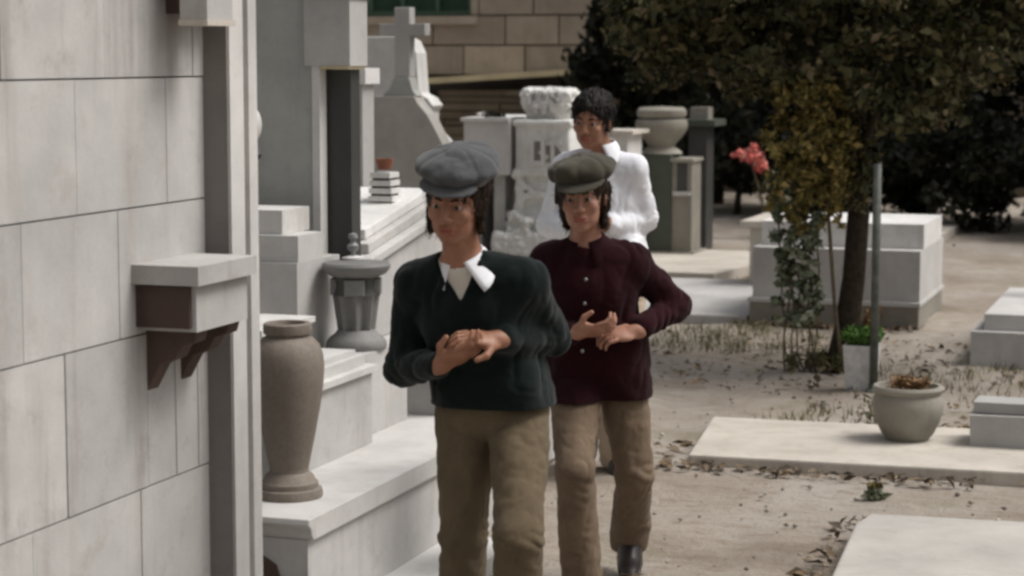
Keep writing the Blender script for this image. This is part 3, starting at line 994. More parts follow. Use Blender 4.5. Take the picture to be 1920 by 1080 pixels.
t = thing("planter", "white tapered planter with a clipped green bush and dry flowers", "planter", (-1.93, 12.05, 0))
bm = bmesh.new()
cx, cy = -1.93, 12.05
lo, hi = 0.075, 0.095
vb = [bm.verts.new((cx + sx * lo, cy + sy * lo, 0.0)) for sx, sy in ((-1, -1), (1, -1), (1, 1), (-1, 1))]
vt = [bm.verts.new((cx + sx * hi, cy + sy * hi, 0.27)) for sx, sy in ((-1, -1), (1, -1), (1, 1), (-1, 1))]
vi = [bm.verts.new((cx + sx * 0.08, cy + sy * 0.08, 0.27)) for sx, sy in ((-1, -1), (1, -1), (1, 1), (-1, 1))]
vd = [bm.verts.new((cx + sx * 0.078, cy + sy * 0.078, 0.24)) for sx, sy in ((-1, -1), (1, -1), (1, 1), (-1, 1))]
for A, B in ((vb, vt), (vt, vi), (vi, vd)):
    for i in range(4):
        j = (i + 1) % 4
        bm.faces.new((A[i], A[j], B[j], B[i]))
bm.faces.new(vb[::-1])
bm.faces.new(vd)
from_bm("planter_box", bm, "planter_white", t)
leaves("bush", clump_points(1500, [((cx - 0.01, cy, 0.315), (0.115, 0.11, 0.06)), ((cx + 0.05, cy, 0.33), (0.07, 0.08, 0.05))], 0.4), 0.03, "leaf_green", t)
leaves("dry_flowers", clump_points(220, [((cx + 0.05, cy + 0.05, 0.44), (0.06, 0.05, 0.07)), ((cx + 0.03, cy + 0.04, 0.40), (0.05, 0.05, 0.05))]), 0.03, "petal_brown", t)
t = thing("weed_tuft", "dry weed tuft behind the rounded grey stone pot", "plant", (-1.62, 10.95, 0))
leaves("tuft", clump_points(260, [((-1.66, 10.95, 0.08), (0.11, 0.1, 0.09)), ((-1.52, 10.9, 0.12), (0.09, 0.08, 0.1))]), 0.05, "grass_blade", t, None, 0.2)
t = thing("yellow_weed", "small pale yellow weed on the dirt at the right edge", "plant", (-1.38, 9.05, 0))
leaves("weed_leaves", clump_points(120, [((-1.38, 9.05, 0.03), (0.05, 0.05, 0.035))]), 0.035, "leaf_pale", t)
leaves("weed_flowers", clump_points(40, [((-1.38, 9.05, 0.065), (0.04, 0.04, 0.015))]), 0.03, "leaf_gold", t)

# red flowers in the shade
t = thing("red_flowers", "bunch of pinkish red flowers leaning in the dark shade", "flowers", (-4.72, 22.0, 0))
tube("stem", [(-4.55, 22.0, 0), (-4.60, 22.0, 0.4), (-4.72, 22.0, 0.82)], 0.012, "vine_wood", t, 6)
leaves("blooms", clump_points(420, [((-4.70, 21.98, 0.86), (0.15, 0.08, 0.09)), ((-4.83, 21.98, 0.88), (0.10, 0.06, 0.04)), ((-4.62, 22, 0.76), (0.08, 0.08, 0.08)), ((-4.7, 22, 0.95), (0.05, 0.05, 0.06))]), 0.05, "petal_red", t)
leaves("foliage", clump_points(260, [((-4.55, 22.0, 0.55), (0.16, 0.12, 0.2)), ((-4.4, 22.0, 0.3), (0.2, 0.15, 0.2))]), 0.06, "leaf_tree", t)

# ------------------------------------------------------------------ far stone building with window, coping and courses
t = thing("stone_building", "tan ashlar stone building with dark green window behind the graves", "building", (-9, 30.6, 0))
box("core", -16, -2, 30.30, 33, 0, 6.0, "mortar", t, 0)
zs = [1.62, 2.06, 2.50, 2.98, 3.5, 4.1, 4.7]
WX0, WX1, WZ0, WZ1 = -12.4, -10.72, 2.50, 4.1
for r, (z0, z1) in enumerate(zip(zs[:-1], zs[1:])):
    x = -15.5 + (0.35 if r % 2 else 0.0)
    while x < -3:
        w = random.uniform(0.75, 1.15)
        a, b = x, x + w
        x += w
        if z0 >= WZ0 - 0.01 and z1 <= WZ1 + 0.01:
            if a >= WX0 and b <= WX1:
                continue
            if a < WX0 < b:
                b = WX0
            elif a < WX1 < b:
                a = WX1
        if b - a < 0.12:
            continue
        dy = random.uniform(-0.02, 0.02)
        box("ashlar_block", a + 0.012, b - 0.012, 30.10 + dy, 30.34, z0 + 0.012, z1 - 0.012, random.choice(["ashlar", "ashlar", "ashlar_pale"]), t, 0.025)
box("window_sill", WX0 - 0.1, WX1 + 0.12, 30.0, 30.3, WZ0 - 0.13, WZ0 - 0.01, "ashlar_pale", t, 0.02)
wf = box("window_pane", WX0, WX1, 30.26, 30.28, WZ0, WZ1, "window_dark", t, 0)
for x in (WX0 + 0.04, WX0 + 0.56, WX0 + 1.12, WX1 - 0.04):
    box("window_bar", x - 0.03, x + 0.03, 30.2, 30.258, WZ0, WZ1, "window_frame", wf, 0.004)
for z in (WZ0 + 0.04, WZ0 + 0.8):
    box("window_bar", WX0 + 0.001, WX1 - 0.001, 30.205, 30.255, z - 0.03, z + 0.03, "window_frame", wf, 0.004)
# base of thin courses below a sloping pale coping
t = thing("coped_wall", "low wall of thin brown stone courses under a sloping pale yellow coping", "wall", (-9, 29.7, 0))
box("core", -15, -3, 29.7, 30.05, 0, 1.10, "mortar", t, 0)
z = 0.0
k = 0
while z < 1.42:
    h = random.uniform(0.085, 0.16)
    x = -15.0
    while x < -3.4:
        w = random.uniform(0.9, 2.4)
        if z + h < 1.40 + (x + 11.5) * 0.055:
            dy = random.uniform(-0.05, 0.04)
            box("course_stone", x + 0.01, x + w - 0.01, 29.55 + dy, 29.9, z + 0.008, z + h - 0.008, "course_stone", t, 0.012, 0.006)
        x += w
    z += h
bm = bmesh.new()
z0 = lambda x: 1.475 + (x + 11.47) * 0.062
vs = []
for y in (29.45, 30.08):
    for x, dz in ((-15, 0), (-6, 0), (-6, 0.085), (-15, 0.085)):
        vs.append(bm.verts.new((x, y, z0(x) + dz)))
for f in ((0, 1, 2, 3), (7, 6, 5, 4), (0, 4, 5, 1), (1, 5, 6, 2), (2, 6, 7, 3), (3, 7, 4, 0)):
    bm.faces.new([vs[i] for i in f])
bevel_bm(bm, 0.012)
from_bm("coping", bm, "coping", t)


# ------------------------------------------------------------------ vegetation
def canopy_blobs(c, r, n, br):
    out = []
    for _ in range(n):
        d = rng.normal(size=3)
        d /= np.linalg.norm(d)
        q = rng.uniform(0.35, 1.0)
        p = np.array(c) + d * np.array(r) * q
        b = br * rng.uniform(0.6, 1.3)
        out.append((tuple(p), (b, b, b * 0.62)))
    return out


t = thing("ivy_tree", "dark leafy tree with slim leaning trunk overhanging the path on the right", "tree", (-2.18, 12.92, 0))
bm = bmesh.new()
bm_tube(bm, [(-2.22, 12.92, -0.1), (-2.19, 12.92, 0.05), (-2.165, 12.92, 0.25), (-2.13, 12.93, 0.55), (-2.11, 12.95, 0.95), (-2.14, 13.0, 1.4), (-2.2, 13.1, 1.9), (-2.2, 13.2, 2.6)],
        [0.125, 0.095, 0.078, 0.07, 0.068, 0.062, 0.052, 0.03], 14)
bm_tube(bm, [(-2.13, 12.95, 1.25), (-2.02, 13.0, 1.6), (-1.85, 13.1, 2.0), (-1.6, 13.2, 2.6)], [0.04, 0.035, 0.028, 0.012], 8)
bm_tube(bm, [(-2.15, 13.0, 1.45), (-2.5, 13.2, 1.85), (-3.0, 13.4, 2.15), (-3.6, 13.5, 2.35)], [0.045, 0.04, 0.03, 0.012], 8)
bm_tube(bm, [(-2.12, 12.95, 1.0), (-2.25, 12.8, 1.5), (-2.55, 12.6, 1.9)], [0.04, 0.03, 0.012], 8)
from_bm("trunk", bm, "bark", t, True)
bl = canopy_blobs((-2.3, 13.3, 2.65), (1.75, 1.2, 0.72), 120, 0.30)
bl += canopy_blobs((-3.1, 13.3, 2.25), (0.75, 0.6, 0.32), 34, 0.22)
bl += canopy_blobs((-1.2, 13.0, 2.3), (0.8, 0.7, 0.6), 34, 0.24)
bl += canopy_blobs((-3.0, 13.6, 1.95), (0.7, 0.5, 0.28), 34, 0.2)
bl += canopy_blobs((-1.75, 12.65, 1.75), (0.42, 0.25, 0.42), 36, 0.15)
bl += canopy_blobs((-2.45, 13.1, 1.95), (0.55, 0.4, 0.25), 20, 0.18)
bl += canopy_blobs((-2.35, 12.62, 1.80), (0.45, 0.12, 0.16), 26, 0.09)
bl += canopy_blobs((-2.75, 12.9, 1.78), (0.3, 0.2, 0.16), 14, 0.1)
leaves("crown", clump_points(52000, bl, 0.45), 0.062, "leaf_tree", t)

t = thing("golden_ivy", "golden green ivy clump hanging on the leaning trunk", "ivy", (-2.3, 12.75, 1.1))
bl = []
for _ in range(120):
    a = rng.uniform(0, 2 * math.pi)
    z = 1.05 + 0.72 * rng.random() ** 0.8
    rr = 0.25 * rng.uniform(0.2, 1.0) * math.sqrt(max(0.12, 1.0 - ((z - 1.42) / 0.42) ** 2)) + rng.uniform(-0.03, 0.07)
    bl.append(((-2.36 + rr * math.cos(a) + 0.25 * (1.42 - z) * rng.random(), 12.68 + 0.7 * rr * math.sin(a), z), tuple(rng.uniform(0.025, 0.075, 3))))
for _ in range(9):
    x0, z0_ = -2.36 + rng.uniform(-0.25, 0.3), rng.uniform(1.05, 1.3)
    for q in range(5):
        bl.append(((x0 + 0.02 * rng.normal(), 12.6 + 0.02 * rng.normal(), z0_ - 0.05 * q), (0.03, 0.03, 0.035)))
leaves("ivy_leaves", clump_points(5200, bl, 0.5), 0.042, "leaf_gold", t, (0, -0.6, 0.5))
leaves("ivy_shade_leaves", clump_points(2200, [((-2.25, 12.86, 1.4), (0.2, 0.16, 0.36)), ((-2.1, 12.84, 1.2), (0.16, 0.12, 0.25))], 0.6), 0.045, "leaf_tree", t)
tube("ivy_stem", [(-2.17, 12.80, 0.0), (-2.22, 12.80, 0.4), (-2.26, 12.78, 0.9), (-2.3, 12.8, 1.3)], 0.012, "vine_wood", t, 6)

t = thing("climbing_vine", "straggly pale-leaved vine climbing in front of the box tomb", "vine", (-2.36, 12.8, 0))
for k in range(7):
    x0 = -2.32 - 0.035 * k + random.uniform(-0.02, 0.02)
    pts = [(x0 + 0.03, 12.78, -0.02)]
    x, z = x0, 0.0
    while z < random.uniform(0.75, 1.2):
        z += 0.1
        x += random.uniform(-0.025, 0.025)
        pts.append((x, 12.78 + random.uniform(-0.03, 0.03), z))
    tube("vine_stem", pts, 0.006, "vine_wood", t, 5)
bl = []
for _ in range(110):
    z = rng.uniform(0.28, 1.18)
    bl.append(((-2.45 + rng.uniform(-0.13, 0.15), 12.76 + rng.uniform(-0.06, 0.06), z), (0.035, 0.03, 0.03)))
leaves("vine_leaves", clump_points(1300, bl, 0.6), 0.05, "leaf_pale", t, (0, -0.7, 0.4))
leaves("vine_dark_leaves", clump_points(1500, [((a, b + 0.03, c), r) for (a, b, c), r in bl], 0.6), 0.045, "leaf_tree", t, (0, -0.7, 0.4))
bl = [((-2.28 + rng.uniform(-0.2, 0.12), 12.85 + rng.uniform(-0.15, 0.1), 0.05), (0.04, 0.04, 0.06)) for _ in range(14)]
leaves("foot_grass", clump_points(500, bl), 0.08, "grass_blade", t, None, 0.14)


def conifer(x, y, h, r, n, label, mat="leaf_dark", size=0.16):
    t = thing("evergreen_tree", label, "tree", (x, y, 0), "dark evergreens behind the graves")
    tube("trunk", [(x, y, -0.1), (x, y, h * 0.5), (x, y, h * 0.95)], [r * 0.14, r * 0.1, 0.03], "bark", t, 8)
    bl = []
    for _ in range(90):
        z = rng.uniform(0.08, 1.0)
        a = rng.uniform(0, 2 * math.pi)
        q = r * (1.05 - 0.75 * z) * rng.uniform(0.5, 1.0)
        bl.append(((x + q * math.cos(a), y + q * math.sin(a), z * h), (r * 0.32, r * 0.32, h * 0.06)))
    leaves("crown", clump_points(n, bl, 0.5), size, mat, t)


conifer(-7.5, 27.6, 4.6, 1.0, 9000, "dark evergreen tree at the left end of the row")
conifer(-6.3, 27.0, 5.2, 1.15, 9000, "dark evergreen tree nearest the coped wall")
conifer(-4.9, 26.2, 5.6, 1.25, 9000, "dark evergreen tree behind the red flowers")
conifer(-3.4, 25.5, 5.4, 1.3, 9000, "dark evergreen tree directly behind the golden ivy")
conifer(-1.9, 24.8, 5.8, 1.3, 9000, "dark evergreen tree behind the leaning trunk's crown at right")
conifer(-0.2, 24.2, 5.6, 1.3, 8000, "dark evergreen tree second from the right end of the row")
conifer(1.4, 23.5, 5.4, 1.3, 8000, "dark evergreen tree at the right end of the row")
for x, y, rr, lab in ((-5.6, 25.3, 0.95, "dark low shrub under the evergreens near the urn column"), (-4.0, 24.4, 1.0, "dark low shrub under the evergreens right of the red flowers"),
                      (-2.5, 23.6, 1.0, "dark low shrub under the evergreens behind the box tomb"), (-0.9, 22.8, 1.0, "dark low shrub under the evergreens far right"), (0.7, 22.0, 1.0, "dark low shrub at the extreme right under the evergreens")):
    t = thing("shrub", lab, "shrub", (x, y, 0), "dark shrubs under the evergreens")
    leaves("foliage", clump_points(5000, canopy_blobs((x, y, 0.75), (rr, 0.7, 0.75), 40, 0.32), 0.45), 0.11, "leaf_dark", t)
    tube("stem", [(x, y, -0.05), (x + 0.05, y, 0.6)], [0.05, 0.02], "bark", t, 6)

# a plain tomb and a leafy bush beyond the right edge of the picture
t = thing("side_tomb", "low pale tomb with cross beyond the thin post on the far right", "tomb", (-0.9, 13.6, 0))
box("tomb_base", -1.45, -0.2, 13.2, 15.0, 0, 0.22, "marble_warm", t, 0.01)
box("tomb_slab", -1.38, -0.27, 13.3, 14.9, 0.221, 0.32, "marble_light", t, 0.012)
prism("tomb_cross", [(-0.90, 0.321), (-0.76, 0.321), (-0.76, 0.86), (-0.56, 0.86), (-0.56, 0.99), (-0.76, 0.99), (-0.76, 1.2), (-0.90, 1.2), (-0.90, 0.99), (-1.10, 0.99), (-1.10, 0.86), (-0.90, 0.86)], 'y', 14.5, 14.62, "stone_grey", t, 0.008)

# ------------------------------------------------------------------ paving strip at the foot of the kerb, litter
t = thing("kerb_paving", "pale paving strip at the foot of the wide kerb", "paving", (-2.6, 8, 0))
for a, b in ((4.6, 5.4), (5.4, 6.6), (6.6, 7.55)):
    box("paving_slab", -2.768, -2.50, a + 0.005, b - 0.005, -0.05, 0.075, "marble_light", t, 0.01)


def litter(n, boxes, size, name, label):
    P = []
    w = np.array([b[4] for b in boxes], float)
    pick = rng.choice(len(boxes), n, p=w / w.sum())
    for i in pick:
        x0, x1, y0, y1, _ = boxes[i]
        P.append((rng.uniform(x0, x1), rng.uniform(y0, y1), rng.uniform(0.012, 0.022)))
    P = np.array(P)
    keep = vnoise(P * np.array([1.3, 1.3, 0]), 4.4) > 0.42
    o = leaves(name, P[keep] + np.where(rng.random(int(keep.sum())) < 0.5, 0, 0.004)[:, None] * np.array([0, 0, 1]), size, "litter", None, (0, 0, 3.0))
    tag(o, label, "leaves", None, "stuff")


litter(1900, [(-3.6, -0.6, 10.7, 14.2, 5), (-3.0, -0.8, 7.5, 10.6, 0.3), (-5.5, -2.5, 14, 22, 1.6), (-2.4, -0.5, 5, 8, 0.15), (-2.45, -1.0, 9.38, 9.55, 0.9), (-2.65, -2.42, 9.6, 10.7, 0.5), (-3.3, -2.0, 14.7, 14.9, 0.9), (-2.5, -2.36, 5.5, 7.6, 0.3), (-1.45, -1.28, 7.4, 8.6, 0.5), (-2.6, -1.2, 10.66, 10.95, 1.0)], 0.05, "leaf_litter", "dry brown leaves scattered over the dirt")
P = np.stack([rng.uniform(-3.2, -0.3, 1100), rng.uniform(5.5, 15, 1100), np.full(1100, 0.006)], 1)
S = 0.003 + 0.014 * rng.random(1100) ** 3
oc = np.array([[1, 0, 0], [-1, 0, 0], [0, 1, 0], [0, -1, 0], [0, 0, 0.7], [0, 0, -0.7]])
V = (P[:, None, :] + oc[None] * S[:, None, None] * rng.uniform(0.6, 1.2, (1100, 6, 1))).reshape(-1, 3)
ft = np.array([[0, 2, 4], [2, 1, 4], [1, 3, 4], [3, 0, 4], [2, 0, 5], [1, 2, 5], [3, 1, 5], [0, 3, 5]])
o = np_mesh("pebbles", V, (np.arange(1100)[:, None, None] * 6 + ft[None]).reshape(-1, 3), "pebble")
tag(o, "small pebbles strewn over the dirt path", "pebbles", None, "stuff")


# ------------------------------------------------------------------ people
def A(*v):
    return np.array(v, float)


def add_head(F, hc, M, neck, k=1.0, smile=0.0):
    def W(x, y, z):
        return hc + M @ (A(x, y, z) * k)

    def ell(c, r, kk, sub=False, rot=None):
        F.ell(W(*c), [q * k for q in r], kk, sub, M if rot is None else M @ rot)

    ell((0, 0.012, 0.035), (0.073, 0.093, 0.083), 0.01)
    ell((0, -0.028, -0.02), (0.061, 0.062, 0.085), 0.03)
    ell((0, -0.030, -0.070), (0.049, 0.052, 0.040), 0.03)
    ell((0, -0.068, -0.097), (0.021, 0.018, 0.015), 0.02)
    F.cone(W(0, 0.030, -0.05), neck, 0.054 * k, 0.058 * k, 0.025)
    F.cone(W(-0.034, -0.076, 0.024), W(0.034, -0.076, 0.024), 0.011 * k, 0.011 * k, 0.016)
    for s_ in (-1, 1):
        ell((s_ * 0.032, -0.094, 0.003), (0.018, 0.014, 0.011), 0.012, True)
        ell((s_ * 0.042, -0.068, -0.024), (0.020, 0.018, 0.017), 0.02)
        ell((s_ * 0.077, 0.010, -0.010), (0.008, 0.020, 0.031), 0.006, False, rz(s_ * 0.35))
        ell((s_ * 0.031, -0.084, 0.0135), (0.016, 0.007, 0.0045), 0.006)
        ell((s_ * 0.031, -0.083, -0.008), (0.015, 0.006, 0.004), 0.006)
    F.cone(W(0, -0.086, 0.014), W(0, -0.106, -0.026), 0.0075 * k, 0.0115 * k, 0.010)
    ell((0, -0.108, -0.030), (0.011, 0.010, 0.009), 0.008)
    for s_ in (-1, 1):
        ell((s_ * 0.0125, -0.098, -0.033), (0.008, 0.010, 0.007), 0.006)
    ell((0, -0.0905, -0.060), (0.025 + 0.006 * smile, 0.011, 0.0055), 0.006)
    ell((0, -0.0895, -0.072), (0.021 + 0.006 * smile, 0.011, 0.0065), 0.006)
    w = 0.024 + 0.006 * smile
    for s_ in (-1, 1):
        F.cone(W(0, -0.1005, -0.0662), W(s_ * w, -0.087, -0.0655 + 0.006 * smile), 0.0028 * k, 0.002 * k, 0.003, True)
    return W


def head_extras(root, W, M, hc, k, hair_mat):
    for s_ in (-1, 1):
        bm = bmesh.new()
        bmesh.ops.create_uvsphere(bm, u_segments=14, v_segments=10, radius=0.0118 * k)
        bmesh.ops.translate(bm, verts=bm.verts, vec=Vector(W(s_ * 0.031, -0.0765, 0.003)))
        e = from_bm("eye", bm, "eye_white", root, True, True)
        bm = bmesh.new()
        bmesh.ops.create_uvsphere(bm, u_segments=10, v_segments=8, radius=0.0072 * k)
        bmesh.ops.translate(bm, verts=bm.verts, vec=Vector(W(s_ * 0.031 - 0.001, -0.0838, 0.0025)))
        from_bm("iris", bm, "iris_dark", e, True, True)
        pts = [W(s_ * 0.013, -0.0895, 0.0215), W(s_ * 0.028, -0.0885, 0.0265), W(s_ * 0.042, -0.080, 0.025), W(s_ * 0.052, -0.070, 0.018)]
        bm = bmesh.new()
        bm_tube(bm, [Vector(p) for p in pts], [0.0035 * k, 0.0048 * k, 0.004 * k, 0.002 * k], 6)
        from_bm("eyebrow", bm, hair_mat, root, True, True)


def add_hand(F, wrist, d, n, side, curl=0.7, k=1.0, spread=0.0):
    """d: towards fingers, n: palm side, side: towards thumb"""
    d = d / np.linalg.norm(d)
    n = n - d * (n @ d)
    n /= np.linalg.norm(n)
    t = np.cross(d, n)
    if t @ side < 0:
        t = -t
    M = np.stack([d, n, t], 1)
    F.cone(wrist - d * 0.02, wrist + d * 0.02 * k, 0.024, 0.022, 0.015)
    F.ell(wrist + d * 0.052 * k, (0.050 * k, 0.0155 * k, 0.040 * k), 0.012, False, M)
    F.ell(wrist + d * 0.03 * k + t * 0.024 * k + n * 0.008, (0.03 * k, 0.015 * k, 0.018 * k), 0.01, False, M)
    for off, L, r in ((0.030, 0.070, 0.0088), (0.0105, 0.078, 0.0090), (-0.0095, 0.073, 0.0086), (-0.029, 0.058, 0.0078)):
        p = wrist + d * (0.090 - 0.10 * abs(off - 0.005) ** 1.3) * k + t * off * k
        a = 0.25 * curl
        for seg, fr in enumerate((0.45, 0.32, 0.26)):
            dr = d * math.cos(a) + n * math.sin(a) + t * off * spread
            q = p + dr * L * fr * k
            F.cone(p, q, r * k * (0.96 - 0.07 * seg), r * k * (0.90 - 0.08 * seg), 0.001)
            p = q
            a += 0.85 * curl
    p = wrist + d * 0.028 * k + t * 0.034 * k + n * 0.006
    q = p + (d * 0.55 + t * 0.65 + n * 0.35) * 0.042 * k
    F.cone(p, q, 0.0125 * k, 0.0105 * k, 0.006)
    q2 = q + (d * 0.85 + t * 0.05 + n * 0.45) * 0.032 * k
    F.cone(q, q2, 0.0102 * k, 0.0085 * k, 0.004)


def limb(F, pts, rads, k):
    for (a, b), (ra, rb) in zip(zip(pts, pts[1:]), zip(rads, rads[1:])):
        F.cone(a, b, ra, rb, k)


def torso(F, J, g, k=0.05, hips=True):
    """ellipsoids through pelvis, waist, chest, shoulders; g = extra thickness"""
    pel, che, nb = J['pelvis'], J['chest'], J['neck']
    up = (nb - pel) / np.linalg.norm(nb - pel)
    lat = J['ls'] - J['rs']
    lat = lat - up * (lat @ up)
    lat /= np.linalg.norm(lat)
    fr = np.cross(lat, up)
    fr = -fr if fr[1] > 0 else fr
    M = np.stack([lat, fr, up], 1)
    wst = pel * 0.45 + che * 0.55
    if hips:
        F.ell(pel, (0.145 + g, 0.105 + g, 0.12 + g), k, False, M)
    F.ell(wst, (0.130 + g, 0.095 + g, 0.16), k, False, M)
    F.ell(che + up * 0.02, (0.150 + g, 0.108 + g, 0.17), k, False, M)
    sc_ = (J['ls'] + J['rs']) / 2
    F.cone(J['ls'] * 0.85 + sc_ * 0.15 - up * 0.01, J['rs'] * 0.85 + sc_ * 0.15 - up * 0.01, 0.052 + g, 0.052 + g, k)
    for s_ in ('ls', 'rs'):
        F.cone(nb + up * 0.0, J[s_] + up * 0.008, 0.045 + g * 0.6, 0.045 + g * 0.7, k * 0.8)
    return M, up, lat, fr


def person(label, loc, J, P):
    """P: settings. Local frame: -Y towards the camera, +X picture right."""
    root = thing("person", label, "person", (loc[0], loc[1], 0), None, math.atan2(-loc[0], loc[1]))
    ORG[root.name] = Vector((0, 0, 0))
    allp = np.array([v for v in J.values()])
    lo, hi = allp.min(0) - 0.2, allp.max(0) + 0.22
    lo[2] = -0.04
    h = P['h']
    hc, k = J['head'], P.get('hk', 1.0)
    Mh = rz(P['yaw']) @ rx(P['pitch']) @ ry(P.get('tilt', 0))
    # ---- body (one surface)
    F = Field(lo, hi, h)
    torso(F, J, 0.0)
    for s_ in 'lr':
        limb(F, [J[s_ + 's'], J[s_ + 'e'], J[s_ + 'w']], [0.046, 0.037, 0.025], 0.02)
        limb(F, [J[s_ + 'h'], J[s_ + 'k'], J[s_ + 'a']], [0.080, 0.052, 0.032], 0.03)
        F.cone(J[s_ + 'a'] - A(0, 0, 0.03), J[s_ + 'a'] + J[s_ + 'toe'] * 0.4 - A(0, 0, 0.03), 0.022, 0.016, 0.01) if (s_ + 'toe') in J else None
    W = add_head(F, hc, Mh, J['neck'] + A(0, 0.02, -0.02), k, P.get('smile', 0.0))
    for s_ in 'lr':
        d, n, t = P['hand_' + s_]
        add_hand(F, J[s_ + 'w'], A(*d), A(*n), A(*t), P.get('curl_' + s_, 0.7), P.get('handk', 1.0))
    V, Q = F.mesh()
    b = np_mesh("body", V, Q, P['skin'], root, True, True)
    loc_ = ((V - hc) @ Mh) / k
    lip = np.exp(-((loc_[:, 0] / 0.024) ** 4 + ((loc_[:, 2] + 0.066) / 0.010) ** 4)) * (loc_[:, 1] < -0.07)
    at = b.data.attributes.new("lip", 'FLOAT', 'POINT')
    at.data.foreach_set("value", lip.astype(np.float32))
    head_extras(root, W, Mh, hc, k, P['hair_mat'])
    hcl = P['hc']
    # ---- trousers
    F = Field(lo, hi, hcl)
    pel = J['pelvis']
    F.ell(pel + A(0, 0, -0.01), (0.148, 0.110, 0.125), 0.03)
    base = F.g
    zk = (J['lk'][2] + J['rk'][2]) / 2
    tot = None
    for s_ in 'lr':
        a = J[s_ + 'a']
        kn = J[s_ + 'k']
        hp = J[s_ + 'h']
        ax = (a - kn) / np.linalg.norm(a - kn)
        end = a + ax * 0.05
        G = Field(lo, hi, hcl)
        r0, r1, r2 = P['leg_r']
        limb(G, [hp, kn, end + ax * 0.1], [r0, r1, r2], 0.02)
        G.cone(kn * 0.5 + hp * 0.5, hp + A(0, 0.012, 0.0), (r0 + r1) / 2, r0, 0.02)
        G.plane(end, ax)
        G.disp([(0.006, (0.045, 0.045, 0.25), True, 3.1, None),
                (0.010, (0.11, 0.11, 0.030), True, 7.7, lambda p: np.exp(-((p[:, 2] - kn[2]) / 0.10) ** 2) + 0.5 * np.exp(-((p[:, 2] - pel[2] + 0.1) / 0.09) ** 2)),
                (0.009, (0.10, 0.10, 0.035), True, 2.7, lambda p: np.exp(-((p[:, 2] - end[2] - 0.07) / 0.07) ** 2)),
                (0.003, (0.022, 0.022, 0.04), True, 1.7, None)])
        # pressed crease down the front
        tot = G.g if tot is None else np.minimum(tot, G.g)
    F.g = base
    sl = tuple(slice(0, n) for n in F.n)
    F.comb(sl, tot, 0.02, False)
    F.plane(A(0, 0, P['hem'] + 0.07), A(0, 0, 1))
    tr = field_obj("trousers", F, P['trouser_mat'], root)
    tr_g = F.g
    # ---- shoes
    for s_ in 'lr':
        a = J[s_ + 'a']
        fd = J.get(s_ + 'toe', A(0, -0.15, -0.05))
        fd = fd / np.linalg.norm(fd)
        upv = A(0, 0, 1) - fd * fd[2]
        upv /= np.linalg.norm(upv)
        lat = np.cross(fd, upv)
        Ms = np.stack([lat, fd, upv], 1)
        F = Field(a - 0.26, a + 0.26, 0.007)
        base = a - upv * 0.045
        F.ell(base + fd * 0.06, (0.045, 0.14, 0.035), 0.01, False, Ms)
        F.ell(base - fd * 0.02 + upv * 0.02, (0.042, 0.065, 0.055), 0.02, False, Ms)
        sx = (J[s_ + 'k'] - a) / np.linalg.norm(J[s_ + 'k'] - a)
        F.cone(a - upv * 0.02, a + sx * 0.10, 0.046, 0.052, 0.02)
        F.cone(a - upv * 0.01, a + fd * 0.11 - upv * 0.03, 0.046, 0.034, 0.02)
        F.plane(base - upv * 0.022, -upv)
        sh = field_obj("shoe", F, P['shoe_mat'], root)
        F = Field(a - 0.26, a + 0.26, 0.007)
        F.ell(base + fd * 0.06 - upv * 0.026, (0.050, 0.148, 0.014), 0.006, False, Ms)
        F.ell(base - fd * 0.03 - upv * 0.026, (0.045, 0.07, 0.016), 0.006, False, Ms)
        field_obj("sole", F, "shoe_leather", sh)
    # ---- upper garment
    F = Field(lo, hi, hcl)
    g = P['gtop']
    M, up, lat, fr = torso(F, J, g, 0.05, True)
    hr = P.get('hip_r', (0.172, 0.138, 0.17))
    F.rbox(J['pelvis'] + up * P.get('hip_u', 0.0), hr, 0.10, 0.05, False, M)
    for s_ in 'lr':
        e, w = J[s_ + 'e'], J[s_ + 'w']
        cuff = w + (e - w) * P.get('cuff', 0.12)
        limb(F, [J[s_ + 's'], e, cuff], P['arm_r'], 0.025)
    zh = P['hem']
    ec = {s_: J[s_ + 'e'] for s_ in 'lr'}

    def near_elbow(p):
        return np.exp(-(np.linalg.norm(p - ec['l'], axis=1) / 0.11) ** 2) + np.exp(-(np.linalg.norm(p - ec['r'], axis=1) / 0.11) ** 2)

    Rk = rx(0.5) @ ry(0.6)
    F.disp([(P['fold'], (0.045, 0.06, 0.13), True, 2.3, None),
            (P['fold'] * 0.9, (0.03, 0.045, 0.03), True, 5.9, near_elbow),
            (P['fold'] * 0.8, (0.13, 0.13, 0.032), True, 8.2, lambda p: np.exp(-((p[:, 2] - zh - 0.08) / 0.07) ** 2)),
            (P['fold'] * 0.3, (0.022, 0.022, 0.03), True, 6.1, None)])
    zz = (F.lo[2] + F.h * np.arange(F.n[2]))[None, None, :]
    drape = tr_g - 0.012 + np.clip((zz - zh - 0.06) * 0.5, 0, 1).astype(np.float32)
    F.comb(tuple(slice(0, n) for n in F.n), drape.astype(np.float32), 0.03, False)
    F.plane(A(0, 0, zh), A(0, 0, -1))
    nb = J['neck']
    F.cone(nb + up * 0.01 - fr * 0.01, nb + up * 0.14, 0.058 * k + P.get('neckgap', 0.004), 0.075, 0.006, True)
    if P.get('vneck'):
        dv = P['vneck']
        sl, X = F.win(nb - 0.3, nb + 0.3)
        p = [X[i] - nb[i] for i in range(3)]
        a_ = p[0] * lat[0] + p[1] * lat[1] + p[2] * lat[2]
        b_ = p[0] * up[0] + p[1] * up[1] + p[2] * up[2]
        c_ = p[0] * fr[0] + p[1] * fr[1] + p[2] * fr[2]
        dd = np.maximum((np.abs(a_) - (0.42 if P.get('bare') else 0.60) * (b_ + dv)) * 0.85, -c_)
        F.comb(sl, dd.astype(np.float32), 0.006, True)
    field_obj(P['top_name'], F, P['top_mat'], root)
